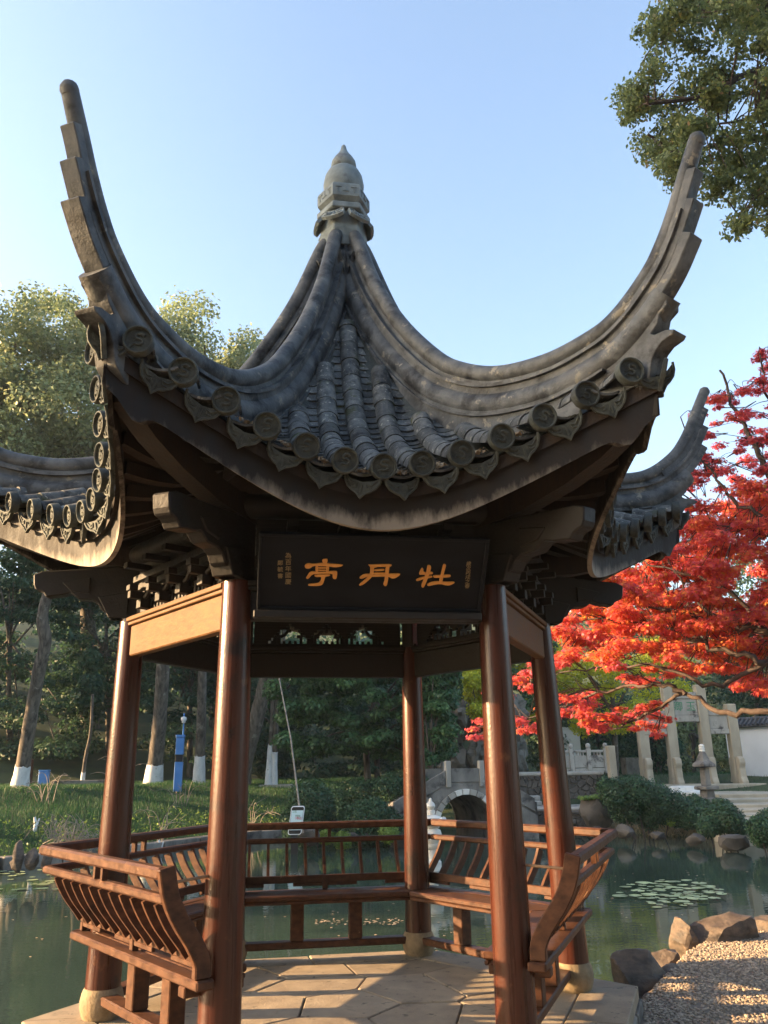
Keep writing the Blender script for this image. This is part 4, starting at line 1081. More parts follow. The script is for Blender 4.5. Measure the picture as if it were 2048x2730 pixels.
# --- clipped hedges
def hedge(label, blobs, n, Z, size=.075, name='clipped_shrub', mat='hedge', cat='shrub', group='clipped shrubs on the pond bank'):
    bl = BL(blobs, Z, .08, .95, dz=.25); c = np.mean([b[0] for b in bl], 0); g = gh(c[0], c[1]); base = np.array([c[0], c[1], g])
    root = empty(name, tuple(base)); tag(root, label, cat, group); inv_ = Matrix.Translation(-Vector(base))
    m = MB()
    n = int(n*2.2)
    for b in (bl[:6] if mat == 'hedge' else []): m.tube([base+np.array([R.uniform(-.2, .2), R.uniform(-.2, .2), -.3]), np.array(b[0])], [.03, .012], 6)
    if m.v: o = m.build('stem', M['darkbark'], root); o.matrix_basis = inv_
    place('foliage', crown_mesh('foliage', bl, n, size, 'diamond', M[mat], upb=.5, shell=.72, spread=.6, droop=.2), root, inv_)
hedge('tall rounded clipped shrub behind the phone shaped sign', [(670, 1725, 42), (672, 1765, 48), (690, 1745, 38), (655, 1790, 40), (700, 1790, 34), (640, 1770, 30)], 9000, 24)
hedge('long low clipped hedge running behind the domed shrub', [(735, 1725, 34), (770, 1715, 34), (805, 1715, 34), (730, 1755, 34), (840, 1705, 36), (870, 1700, 36), (900, 1705, 34)], 9000, 26.5)
hedge('domed clipped shrub left of the back right column', [(800, 1765, 44), (780, 1790, 40), (825, 1780, 42), (760, 1775, 34), (850, 1795, 36), (800, 1800, 40)], 9000, 23.6)
hedge('wide dark clipped shrub on the pond bank before the stone gate', [(1330, 1715, 36), (1370, 1710, 36), (1410, 1725, 40), (1350, 1745, 34), (1450, 1745, 38), (1400, 1755, 36), (1485, 1760, 30), (1310, 1700, 22)], 12000, 24.5)
hedge('rounded shrub at the foot of the stone steps', [(1545, 1770, 30), (1575, 1770, 30), (1560, 1750, 26), (1590, 1785, 22), (1530, 1785, 22)], 5000, 22)
hedge('dark shrub on the pond bank at the right edge', [(1640, 1790, 28), (1670, 1780, 34), (1700, 1790, 34), (1650, 1810, 22)], 4500, 20)
hedge('sparse shrub beside the stone lantern', [(1500, 1740, 24), (1520, 1748, 22), (1475, 1748, 20)], 2500, 25.5)
hedge('bush seen through the bridge arch', [(960, 1745, 26), (985, 1755, 24), (940, 1760, 22), (970, 1775, 24)], 4000, 33, size=.10)
hedge('leafy young bush by the water below the domed shrub', [(840, 1800, 20), (740, 1815, 18), (705, 1808, 16)], 1800, 22.2, mat='herb', name='young_bush')
hedge('yellow green sprigs under the wide dark shrub', [(1450, 1775, 10), (1470, 1778, 9), (1435, 1772, 8)], 260, 24.4, mat='herb', name='young_bush')

# --- grass and herbs on the left bank
def grass(name, label, x, y, size, mat, kind='blade', lean=.25, upb=1.0):
    z = ground_h(x, y); pos = np.stack([x, y, z-.02], -1); n = len(x)
    L = leaf_shape('blade'); s = size*NR.uniform(.5, 1.3, n); a = NR.uniform(0, 6.28, n)
    b = np.stack([np.cos(a), np.sin(a), np.zeros(n)], -1); t = np.stack([NR.normal(0, lean, n), NR.normal(0, lean, n), np.ones(n)], -1); t /= np.linalg.norm(t, axis=1)[:, None]
    V = pos[:, None]+s[:, None, None]*(L[None, :, 0:1]*b[:, None]*1.6+L[None, :, 1:2]*t[:, None])
    return tag(place(name, np_mesh(name, V.reshape(-1, 3), 3, M[mat], np.clip(NR.normal(.45, .2, n), 0, 1))), label, kind='stuff')
N = 320000; x = NR.uniform(-24, 5, N); y = NR.uniform(14, 38, N); d = sdist(x, y); ok = (d > .25) & (d < 15); x, y = x[ok], y[ok]
grass('bank_grass', 'green grass covering the left bank', x, y, .15, 'grass')
N = 26000; x = NR.uniform(5, 32, N); y = NR.uniform(14, 45, N); d = sdist(x, y); ok = (d > .8) & (d < 24); x, y = x[ok], y[ok]
grass('lawn', 'grass on the right bank round the stone gate', x, y, .16, 'grass')
N = 9000; x = NR.uniform(-16, 3, N); y = NR.uniform(14, 28, N); d = sdist(x, y); ok = (d > .2) & (d < 3.2); x, y = x[ok], y[ok]
pos = np.stack([x, y, ground_h(x, y)+NR.uniform(.02, .25, len(x))], -1)
V, k_ = leaves(pos, .10, 'diamond', np.tile([0, 0, 1.0], (len(x), 1)), .5)
tag(place('bank_herbs', np_mesh('bank_herbs', V, k_, M['herb'], np.clip(NR.normal(.4, .25, len(x)), 0, 1))), 'yellow green leafy herbs along the left waterline', kind='stuff')
N = 14000; x = NR.uniform(9.6, 14.6, N); y = NR.uniform(15.2, 22.5, N); d = sdist(x, y); ok = (d > -.15) & (d < .8); x, y = x[ok], y[ok]
grass('dry_reeds', 'dry straw coloured reeds hanging over the right waterline', x, y, .36, 'straw', lean=.7)

# --- arching dry twigs and bare shrubs on the bank
def twigs(name, label, base, n, L, spread, mat='drytwig', droop=.8, leafn=0, r=.012):
    base = np.array(base, float); base[2] = gh(base[0], base[1])-.05; root = empty(name, tuple(base)); tag(root, label, 'shrub'); m = MB()
    ends = []
    for i in range(n):
        a = R.uniform(0, 6.28); l = L*R.uniform(.5, 1.1); h = l*R.uniform(.5, .9); o = spread*R.uniform(.3, 1)
        p0 = np.array([R.uniform(-.15, .15), R.uniform(-.15, .15), 0])*L; d_ = np.array([math.cos(a), math.sin(a), 0])
        pts = catmull([p0, p0+d_*o*.35+Z3*h*.8, p0+d_*o*.8+Z3*h*(1-.1*droop), p0+d_*o*1.25+Z3*h*(1-droop)], 3)
        m.tube(pts, [r*(1-.7*j/len(pts)) for j in range(len(pts))], 4); ends += pts[4:]
        for j in range(2):
            q = pts[R.randrange(3, len(pts))]; e = q+np.array([R.uniform(-1, 1), R.uniform(-1, 1), R.uniform(-.3, .8)])*l*.3; m.tube([q, e], [r*.6, r*.25], 3)
    m.build('twigs', M[mat], root, fixn=False)
    if leafn:
        E_ = np.array(ends); idx = NR.integers(0, len(E_), leafn); V, k = leaves(E_[idx]+NR.normal(0, .10, (leafn, 3)), .075, 'diamond', np.tile([0, 0, 1.0], (leafn, 1)), .7)
        place('foliage', np_mesh('foliage', V, k, M['herb'], NR.uniform(.2, .9, leafn)), root)
p = P(165, 1815, 20.5); twigs('dry_shrub', 'arching tangle of dry stems on the bank left of the pavilion', (p.x, p.y, 0), 46, 1.15, .8, leafn=260, r=.014)
p = P(120, 1790, 21.5); twigs('dry_shrub', 'smaller tangle of dry twigs left of the arching one', (p.x, p.y, 0), 20, .9, .7, leafn=90)
p = P(225, 1812, 21); twigs('dry_shrub', 'tangle of curled grey twigs beside the left column', (p.x, p.y, 0), 20, .95, .7)
for (x, y, Z, lb) in ((255, 1695, 30, 'bare thin branched shrub right of the stone curb'), (100, 1730, 26, 'bare sapling leaning on the bank below the blue bin'), (395, 1690, 29, 'bare twiggy shrub in front of the blue call post'), (545, 1720, 26, 'bare twiggy shrub below the leaning grey trunk'), (345, 1770, 23, 'bare little shrub with a white painted foot on the bank')):
    p = P(x, y, Z); twigs('bare_shrub', lb, (p.x, p.y, 0), 9, 1.3, .9, droop=.1, r=.012)
p = P(345, 1742, 23); b_ = np.array([p.x, p.y, gh(p.x, p.y)])
for (x, y, lb) in ((348, 1770, 'white painted forked stub on the grass bank'), (78, 1758, 'tiny white painted stub on the bank among dry twigs')):
    p = P(x, y, 22.5); b_ = np.array([p.x, p.y, gh(p.x, p.y)-.1]); m = MB(); m.tube([(0, 0, 0), (.02, 0, .28), (-.03, 0, .48)], [.06, .05, .03], 8); m.tube([(.02, 0, .2), (.10, 0, .44)], [.04, .02], 7)
    o = m.build('painted_stub', M['whitewash'], smooth=60); o.location = tuple(b_); tag(o, lb, 'stump')

# --- red maple on the right, its trunk just outside the frame
mb = np.array([11.9, 4.6, 0.0]); mb[2] = gh(mb[0], mb[1]); mp = empty('red_maple', tuple(mb)); tag(mp, 'red maple spreading its layered branches in from the right', 'tree')
inv_ = Matrix.Translation(-Vector(mb)); m = MB()
fork = np.array(P(1850, 1500, 10.5)); 
tp = catmull([mb-Z3*.3, mb+(fork-mb)*.5+np.array([.15, 0, 0]), fork], 5); m.tube(tp, [.20-.06*i/len(tp) for i in range(len(tp))], 14)
LIMB = [[(1850, 1500, 10.5), (1740, 1400, 10), (1659, 1368, 9.8), (1560, 1345, 10), (1430, 1315, 10.3), (1345, 1290, 10.6), (1290, 1240, 10.8)],
        [(1850, 1500, 10.5), (1750, 1440, 9.6), (1659, 1430, 9.4), (1560, 1405, 9.6), (1480, 1375, 9.9), (1400, 1345, 10.2), (1270, 1338, 10.6)],
        [(1850, 1500, 10.5), (1740, 1535, 9.2), (1659, 1536, 9.0), (1560, 1540, 9.3), (1480, 1500, 9.6), (1400, 1545, 9.9), (1320, 1575, 10.2)],
        [(1480, 1500, 9.6), (1430, 1480, 9.8), (1330, 1490, 10.2), (1220, 1520, 10.6), (1130, 1560, 10.9)],
        [(1850, 1500, 10.5), (1800, 1250, 10.2), (1700, 1120, 10), (1640, 980, 10), (1590, 890, 10.2), (1555, 800, 10.4)],
        [(1700, 1120, 10), (1600, 1090, 10.2), (1530, 1010, 10.5), (1470, 900, 10.7)],
        [(1800, 1250, 10.2), (1720, 1000, 9.8), (1659, 860, 9.9), (1640, 760, 10)],
        [(1659, 1368, 9.8), (1560, 1270, 10), (1450, 1230, 10.4), (1350, 1200, 10.8)],
        [(1659, 1430, 9.4), (1540, 1480, 9.6), (1420, 1440, 10), (1300, 1440, 10.5), (1200, 1460, 10.8)],
        [(1560, 1345, 10), (1480, 1270, 10.2), (1440, 1200, 10.5)],
        [(1800, 1250, 10.2), (1720, 1180, 9.6), (1640, 1150, 9.6), (1540, 1130, 9.9)]]
LR = [.055, .05, .05, .03, .06, .03, .035, .03, .03, .024, .03]
tw_nodes = []
for L_, r_ in zip(LIMB, LR):
    pts = catmull([np.array(P(*q)) for q in L_], 6); pts = [p+np.array([R.gauss(0, .02), R.gauss(0, .03), R.gauss(0, .02)]) if 0 < i < len(pts)-1 else p for i, p in enumerate(pts)]
    m.tube(pts, [r_*(1-.8*i/len(pts)) for i in range(len(pts))], 8); tw_nodes += pts[len(pts)//4:]
MAP = []
def reg(x0, x1, y0, y1, n, rx, fn=None, hue=0.0, zr=(9.3, 11.6)):
    k = 0
    while k < n:
        x, y = R.uniform(x0, x1), R.uniform(y0, y1)
        if fn and not fn(x, y): continue
        Z = R.uniform(*zr); r = PXM(R.uniform(*rx), Z); MAP.append((np.array(P(x, y, Z)), (r, r, r*.36), hue+R.gauss(0, .08))); k += 1
topedge = lambda x: np.interp(x, [1180, 1300, 1400, 1460, 1500, 1560, 1659, 1800], [1330, 1270, 1200, 1090, 1050, 1040, 1030, 1010])
reg(1180, 1800, 980, 1420, 210, (24, 52), lambda x, y: y > topedge(x)+14, .02)
reg(1250, 1720, 1200, 1400, 60, (24, 46), None, .16)
reg(1110, 1420, 1430, 1600, 46, (16, 32), lambda x, y: y < 1610-.12*(x-1110) and not (1190 < x < 1330 and 1440 < y < 1500), -.10)
reg(1400, 1720, 1390, 1500, 26, (22, 40), lambda x, y: y < 1482, .05)
reg(1385, 1440, 1530, 1590, 4, (18, 26), None, -.12)
reg(1560, 1700, 1480, 1525, 6, (20, 28), None, .0)
reg(1450, 1760, 750, 1060, 120, (12, 26), lambda x, y: y > 1010-(x-1440)*1.25, -.24)
reg(1440, 1560, 860, 1060, 8, (18, 30), None, -.2)
reg(1005, 1110, 1470, 1600, 9, (16, 26), None, -.14, (10.8, 11.4))
for b in MAP:     # a twig from the nearest limb to every spray
    c = np.array(b[0])
    if b[2] < -.12 and min(np.linalg.norm(q-c) for q in tw_nodes) > .9: continue
    j = min(range(len(tw_nodes)), key=lambda q: np.linalg.norm(tw_nodes[q]-c)+R.uniform(0, .3)); a = tw_nodes[j]
    mid = (a+c)/2+np.array([0, 0, .06]); pp_ = catmull([a, mid+np.array([R.gauss(0, .05), R.gauss(0, .05), R.gauss(0, .03)]), c], 4); m.tube(pp_, [.006-.0045*q/len(pp_) for q in range(len(pp_))], 4, caps=False)
    for _ in range(3):
        e = c+np.array([R.gauss(0, .6), R.gauss(0, .6), R.gauss(0, .15)])*b[1][0]; m.tube([mid, c*.5+e*.5, e], [.006, .004, .002], 3, caps=False)
tr = m.build('trunk', M['darkbark'], mp, smooth=60, fixn=False); tr.matrix_basis = inv_
sparse = [b for b in MAP if P(0, 0, 1) and b[2] < -.12]; dense = [b for b in MAP if b[2] >= -.12]
place('crown', crown_mesh('crown', dense, 70000, .074, 'star', M['maple'], upb=1.2, spread=.65, droop=.3, shell=.1), mp, inv_)
place('crown', crown_mesh('crown', sparse, 17000, .062, 'star', M['maple'], upb=1.2, spread=.6, droop=.3, shell=.1), mp, inv_)

# --- yellow tree behind the maple
tree('yellow_tree', 'bright yellow autumn tree behind the red maple', 'tree', gbase(1330, 1690, 38.5), P(1320, 1450, 38.5),
     BL(fill(1090, 1480, 1390, 1570, 60, (20, 36), lambda x, y: y < 1575), 38.5, .10, .8, dz=1.8), 17000, .16, 'ginkgo', .16, upb=.6)
tree('yellow_tree', 'small bright yellow tree between the back right and front right columns', 'tree', gbase(1030, 1660, 33), P(1030, 1480, 33),
     BL([(1020, 1470, 22), (1035, 1450, 22), (1025, 1500, 22), (1030, 1535, 20), (1050, 1480, 22), (1045, 1560, 14), (1015, 1448, 16)], 32, .1, .9), 4000, .15, 'ginkgo', .08, upb=.5)
tree('broadleaf_tree', 'olive green tree seen through the middle of the stone gate', 'tree', gbase(1500, 1690, 46), P(1500, 1560, 46),
     BL(fill(1440, 1590, 1530, 1660, 26, (18, 30)), 46, .12, .8, dz=1.5), 8000, .2, 'camphor', .16, upb=.6)
tree('broadleaf_tree', 'dark green tree rising behind the white garden wall', 'tree', gbase(1640, 1680, 50), P(1640, 1500, 50),
     BL(fill(1560, 1800, 1380, 1610, 40, (30, 50)), 50, .12, .8, dz=2), 10000, .26, 'forest', .25, upb=.6)
tree('broadleaf_tree', 'dark green tree behind the balustrade terrace', 'tree', gbase(1290, 1660, 44), P(1290, 1520, 44),
     BL(fill(1150, 1400, 1480, 1640, 45, (26, 40)), 44, .12, .8, dz=2), 10000, .22, 'forest', .2, upb=.6)
tree('broadleaf_tree', 'dark green tree behind the left pillar of the stone gate', 'tree', gbase(1420, 1680, 43), P(1420, 1560, 43),
     BL(fill(1340, 1460, 1540, 1670, 26, (22, 36)), 43, .12, .8, dz=1), 7000, .2, 'forest', .2, upb=.6)

# --- overhanging tree at the top right
ob = np.array([8.6, 2.2, 0.0]); ob[2] = gh(ob[0], ob[1]); ot = empty('overhanging_tree', tuple(ob)); tag(ot, 'olive leaved tree hanging its branches into the top right corner', 'tree')
inv_ = Matrix.Translation(-Vector(ob)); m = MB()
top = np.array(P(2050, 60, 8.6)); tp = catmull([ob-Z3*.3, ob+(top-ob)*.4+np.array([.3, .1, 0]), ob+(top-ob)*.75, top], 5); m.tube(tp, [.24-.12*i/len(tp) for i in range(len(tp))], 14)
OL = [[(1900, 330, 8.4), (1750, 180, 8.2), (1659, 152, 8), (1600, 165, 7.9), (1545, 200, 7.8), (1480, 215, 7.7), (1400, 225, 7.6)],
      [(1900, 330, 8.4), (1740, 270, 8.2), (1640, 300, 8), (1560, 310, 7.9), (1470, 330, 7.8), (1400, 290, 7.7)],
      [(1900, 420, 8.4), (1720, 380, 8.1), (1640, 420, 7.9), (1600, 470, 7.8)], [(2000, 150, 8.5), (1800, 20, 8.3), (1620, 10, 8), (1500, 40, 7.8), (1420, 60, 7.6)],
      [(1900, 330, 8.4), (1780, 230, 8), (1680, 230, 7.7), (1600, 260, 7.5), (1520, 270, 7.4)]]
nodes = []
for L_, r_ in zip(OL, (.05, .045, .035, .045, .03)):
    pts = catmull([np.array(P(*q)) for q in L_], 5); m.tube(pts, [r_*(1-.8*i/len(pts)) for i in range(len(pts))], 8); nodes += pts[5:]
    m.tube([tp[-6], (tp[-6]+pts[0])/2+Z3*.1, pts[0]], [.09, .07, r_], 8)
poly = [(1375, -60), (1362, 40), (1372, 110), (1330, 215), (1312, 235), (1318, 265), (1360, 280), (1385, 330), (1392, 372), (1420, 385), (1430, 400), (1510, 455), (1560, 490), (1590, 530), (1610, 545), (1640, 500), (1700, 500), (1850, 480), (1850, -80)]
def inpoly(x, y, pp):
    ins = False
    for i in range(len(pp)):
        a, b = pp[i], pp[(i+1) % len(pp)]
        if (a[1] > y) != (b[1] > y) and x < (b[0]-a[0])*(y-a[1])/(b[1]-a[1])+a[0]: ins = not ins
    return ins
OB = []
while len(OB) < 260:
    x, y = R.uniform(1300, 1850), R.uniform(-80, 550)
    if not inpoly(x, y, poly) or not inpoly(x-14, y, poly) or not inpoly(x, y+6, poly): continue
    Z = R.uniform(7.0, 8.6); r = PXM(R.uniform(22, 42), Z); OB.append((np.array(P(x, y, Z)), (r, r, r*.7), R.gauss(0, .1)))
for b in OB:
    c = np.array(b[0]); a = min(nodes, key=lambda q: np.linalg.norm(q-c)); m.tube([a, (a+c)/2+Z3*.05, c], [.009, .006, .003], 4, caps=False)
tr = m.build('trunk', M['darkbark'], ot, smooth=60, fixn=False); tr.matrix_basis = inv_
place('crown', crown_mesh('crown', OB, 40000, .044, 'oval', M['tallow'], upb=.2, spread=.9, droop=1.6, shell=.1), ot, inv_)

# ------------------------------------------------------------------ stone gate (four pillars)
GZ_ = 33.0
def gp(x, y, dz=0): return np.array(P(x, y, GZ_+dz))
gl = gp(1400, 1700); gr = gp(1600, 1705); gdir = gr-gl; gdir[2] = 0; GLEN = np.linalg.norm(gdir); gdir /= GLEN; gnor = np.array([gdir[1], -gdir[0], 0])   # toward the viewer
gbz = .60; gc = (gl+gr)/2; gc[2] = gbz
gate = empty('stone_gate', tuple(gc)); tag(gate, 'four pillared pale stone memorial gate on the far bank', 'gate'); inv_ = Matrix.Translation(-Vector(gc))
def gbuild(m, name, mat, parent=gate, **kw):
    o = m.build(name, mat, parent, **kw)
    if parent is gate: o.matrix_basis = inv_
    return o
pos_t = [0.0, GLEN*.315, GLEN*.685, GLEN]; hts = [3.15, 3.95, 3.95, 3.15]
for i, (t, h) in enumerate(zip(pos_t, hts)):
    o = gl+gdir*t; o[2] = gbz; m = MB(); m.box(o+Z3*(h/2-.2), gdir*.20, gnor*.20, Z3*(h/2+.2)); pi_ = gbuild(m, 'pillar', M['gatestone'], bev=.03)
    for sy in (-1, 1):   # drum stones clamping the foot
        m = MB(); pr = [(.20, -.25), (.62, -.25), (.60, .10), (.50, .28), (.46, .62), (.54, .80), (.50, .98), (.38, 1.06), (.205, 1.06)]
        m.prism([(a*sy, b) for a, b in pr], o, gnor, Z3, gdir, .26); gbuild(m, 'drum_stone', M['gatestone'], pi_, bev=.03)
for (i0, i1, z0, hh, tall) in ((0, 1, 1.95, .95, False), (1, 2, 2.45, 1.20, True), (2, 3, 1.95, .95, False)):
    a = gl+gdir*(pos_t[i0]+.203); b = gl+gdir*(pos_t[i1]-.203); c = (a+b)/2; c[2] = gbz; hw = np.linalg.norm((b-a)[:2])/2
    for (q0, q1, dp, nm) in ((0, .22, .17, 'lintel'), (.222, .775, .12, 'name_panel'), (.777, 1.0, .17, 'lintel')):
        m = MB(); m.box(c+Z3*(z0+hh*(q0+q1)/2), gdir*hw, gnor*dp, Z3*(hh*(q1-q0)/2)); pn = gbuild(m, nm, M['gatebeam'], bev=.02)
        if tall and nm == 'name_panel':
            for ch, tt in (('玉', .22), ('卿', -.32)): text('inscription', ch, .42, frame(c+Z3*(z0+hh*.5)+gdir*tt+gnor*.125, gdir, Z3, gnor), M['greenprint'], pn, .004)
    # short tie between the pillar pairs
m = MB(); cc = (gl+gr)/2; cc[2] = gbz-.12; m.box(cc, gdir*(GLEN/2+.7), gnor*.9, Z3*.14); gbuild(m, 'plinth', M['gatestone'], bev=.03)

# stepped terrace in front of the gate
def slabobj(name, c, dx, dy, hz, mat, label, cat=None, kind=None, bev=.03, parent=None):
    m = MB(); m.box(c, dx, dy, hz); o = m.build(name, mat, parent, bev=bev)
    if parent is None: tag(o, label, cat, kind=kind)
    return o
st = empty('stone_steps', tuple(gp(1640, 1720, -6))); tag(st, 'broad pale stone steps leading down to the pond at the right edge', 'steps'); si = Matrix.Translation(-st.location)
for i in range(6):
    p = np.array(P(1690, 1712+i*11, 29-i*1.25)); m = MB(); m.box(p-Z3*.5, gdir*(2.6 if i < 3 else 1.7), gnor*.75, Z3*.5); o = m.build('step', M['gatestone'], st, bev=.02); o.matrix_basis = si
tp_ = np.array(P(1560, 1712, 30)); slabobj('stone_terrace', tp_-Z3*.3+gdir*1.2, gdir*3.6, gnor*1.6, Z3*.3, M['gatestone'], 'pale stone pavement between the gate and the steps', kind='structure')
# marble pedestal left of the lantern
p = np.array(P(1478, 1708, 30)); m = MB(); m.lathe([(.82, -.25), (.82, -.02), (.62, .02), (.55, .14), (.42, .17)], 8, p); o = m.build('stone_pedestal', M['whitestone'], bev=.02); tag(o, 'low pale octagonal stone block in front of the gate', 'pedestal')
# stone lantern
p = np.array(P(1529, 1722, 26.5)); ln = empty('stone_lantern', tuple(p)); tag(ln, 'weathered stone lantern with thatch shaped roof before the gate', 'lantern')
for nm, pr, n_ in (('base', [(.42, -.5), (.42, -.02), (.26, 0), (.25, .22)], 6), ('plate', [(.25, .222), (.44, .25), (.44, .34), (.2, .36)], 6), ('light_chamber', [(.18, .362), (.165, .85), (.16, .92)], 6), ('lantern_roof', [(.20, .922), (.42, .95), (.40, 1.03), (.24, 1.15), (.15, 1.34), (.10, 1.42)], 6),
                   ('cap', [(.10, 1.422), (.10, 1.47), (.075, 1.48), (.095, 1.50), (.095, 1.55), (.07, 1.56), (.09, 1.58), (.085, 1.63), (.03, 1.66)], 12)):
    m = MB(); m.lathe(pr, n_, (0, 0, 0)); m.build(nm, M['oldstone'] if nm != 'cap' else M['whitestone'], ln, bev=.012)
# white garden wall with dark tiled coping
wa = np.array(P(1585, 1690, 36)); wb = np.array(P(1790, 1690, 33)); wv = wb-wa; wv[2] = 0; wlen = np.linalg.norm(wv); wv /= wlen; wn_ = np.array([wv[1], -wv[0], 0])
gw = empty('garden_wall', tuple(wa)); tag(gw, 'white plaster garden wall with dark tiled coping at the right edge', 'wall')
m = MB(); m.box(wv*wlen/2+Z3*1.0, wv*wlen/2, wn_*.15, Z3*1.3); m.build('wall_face', M['whitewall'], gw)
m = MB(); m.prism([(-.42, 2.33), (-.42, 2.38), (-.08, 2.62), (.08, 2.62), (.42, 2.38), (.42, 2.33)], wv*wlen/2, wn_, Z3, wv, wlen); m.build('coping', M['tilefar'], gw)
m = MB(); m.tube([Z3*2.66, wv*wlen+Z3*2.66], .09, 8); m.build('coping_ridge', M['tilefar'], gw)
ct = MB(); ct.tube([wn_*.45+Z3*2.395, wn_*.05+Z3*2.675], .06, 6); cme = ct.mesh('coping_tile', M['tilefar'])
for i in range(int(wlen/.2)): place('coping_tile', cme, gw, Matrix.Translation(Vector(wv*(.1+i*.2))))
# second white wall far behind the balustrade
slabobj('white_screen_wall', np.array(P(1222, 1603, 42)), RT*PXM(30, 42), np.array([0, .1, 0]), Z3*.75, M['whitewall'], 'white screen wall rising behind the stone balustrade', 'wall', bev=.01)
p = np.array(P(1120, 1635, 34)); m = MB(); m.box(p, (.16, 0, 0), (0, .14, 0), (0, 0, .75)); tag(m.build('white_post', M['whitewall'], bev=.02), 'white painted post beside the front right column', 'post')

# ------------------------------------------------------------------ rubble retaining wall, balustrade, bridge
def rubble(name, label, a, b, z0, z1, n, seed, mat='greyrock', depth=.5, cat='wall'):
    """wall between plan points a and b, built of irregular stones proud of recessed mortar"""
    a = np.array(a, float); b = np.array(b, float); v = b-a; v[2] = 0; L = np.linalg.norm(v); v /= L; nn = np.array([v[1], -v[0], 0])
    o = np.array([a[0], a[1], 0]); root = empty(name, tuple(o)); tag(root, label, cat)
    m = MB(); m.box(v*L/2+Z3*(z0+z1)/2-nn*depth/2, v*L/2, nn*depth/2, Z3*(z1-z0)/2); m.build('wall_core', M['oldstone'], root)
    rg = random.Random(seed); seeds = []
    tries = 0
    while len(seeds) < n and tries < 4000:
        s = (rg.uniform(0, L), rg.uniform(z0, z1)); tries += 1
        if all(math.hypot(s[0]-q[0], (s[1]-q[1])*1.25) > .62*math.sqrt(L*(z1-z0)/n) for q in seeds): seeds.append(s)
    for c in voronoi([(0, z0), (L, z0), (L, z1), (0, z1)], seeds, .035):
        m = MB(); th = rg.uniform(.06, .12); m.prism(c, nn*(th/2-.01), v, Z3, nn, th); m.build('rubble_stone', M[mat], root, bev=.022)
    return root, v, nn, L
wl0 = np.array(P(1108, 1700, 28.6)); wl1 = np.array(P(1300, 1700, 28.6)); tz = 1.16
rubble('retaining_wall', 'upper rubble retaining wall below the balustrade', wl0, wl1, .30, tz-.08, 60, 5)
wm0 = np.array(P(1100, 1740, 26.6)); wm1 = np.array(P(1275, 1740, 26.0))
rubble('retaining_wall', 'lower rubble wall rising straight from the pond', wm0, wm1, -.95, .02, 42, 6)
uv = wl1-wl0; uv[2] = 0; ul = np.linalg.norm(uv); uv /= ul; un = np.array([uv[1], -uv[0], 0])
slabobj('terrace_slab', (wl0+wl1)/2*np.array([1, 1, 0])+Z3*(tz-.02)-un*1.4, uv*(ul/2+.1), un*1.5, Z3*.06, M['gatebeam'], 'pale stone slab edge topping the rubble wall', kind='structure')
slabobj('lower_ledge', ((wl0+wl1)/2+(wm0+wm1)/2)/2*np.array([1, 1, 0])+Z3*.07, uv*(ul/2+.1), un*1.15, Z3*.05, M['gatebeam'], 'pale ledge between the two rubble walls', kind='structure')
for i in range(2):
    p = (wl0+wl1)/2*np.array([1, 1, 0])-uv*1.5+un*(.45-.25*i); slabobj('ledge_step', p+Z3*(.20+.16*i), uv*.8, un*.25, Z3*.08, M['gatebeam'], ['lower pale step on the ledge against the rubble wall', 'upper pale step on the ledge against the rubble wall'][i], 'step')
bp0 = np.array(P(1200, 1668, 31)); bp1 = np.array(P(1312, 1668, 31)); bv = bp1-bp0; bv[2] = 0; bl_ = np.linalg.norm(bv); bv /= bl_; bn = np.array([bv[1], -bv[0], 0]); bz = 1.16
bal = empty('stone_balustrade', (bp0[0], bp0[1], bz)); tag(bal, 'carved grey stone balustrade on the terrace above the rubble wall', 'railing')
for i in range(4):
    t = bl_*i/3; m = MB(); m.box(bv*t+Z3*.40, bv*.085, bn*.085, Z3*.46); m.lathe([(.06, .86), (.09, .90), (.10, .98), (.07, 1.04), (.02, 1.06)], 10, bv*t); m.build('baluster_post', M['gatebeam'], bal, bev=.015)
    if i < 3:
        c = bv*(t+bl_/6); hw = bl_/6-.09
        m = MB(); m.box(c+Z3*.38, bv*hw, bn*.045, Z3*.22); m.build('balustrade_panel', M['gatebeam'], bal, bev=.01)
        m = MB(); m.box(c+Z3*.76, bv*hw, bn*.06, Z3*.045); m.build('handrail', M['gatebeam'], bal, bev=.015)
        m = MB(); m.box(c+Z3*.06, bv*hw, bn*.07, Z3*.08); m.build('base_rail', M['gatebeam'], bal, bev=.015)
        m = MB()
        for q in (-.5, 0, .5): m.lathe([(.05, .602), (.035, .65), (.05, .713)], 8, c+bv*hw*q)
        m.build('cloud_support', M['gatebeam'], bal)
p = np.array(P(1324, 1680, 28.2)); m = MB(); m.box(p+Z3*.45, (.13, 0, 0), (0, .13, 0), (0, 0, .62)); tag(m.build('square_post', M['gatestone'], bev=.02), 'plain square stone post at the end of the balustrade', 'post')
p = np.array(P(1375, 1655, 40)); m = MB(); m.box(p, RT*PXM(28, 40), np.array([0, .3, 0]), Z3*.4); o = m.build('flower_bed_wall', M['oldstone'], bev=.02); tag(o, 'low brown brick planter wall behind the square post', 'wall')
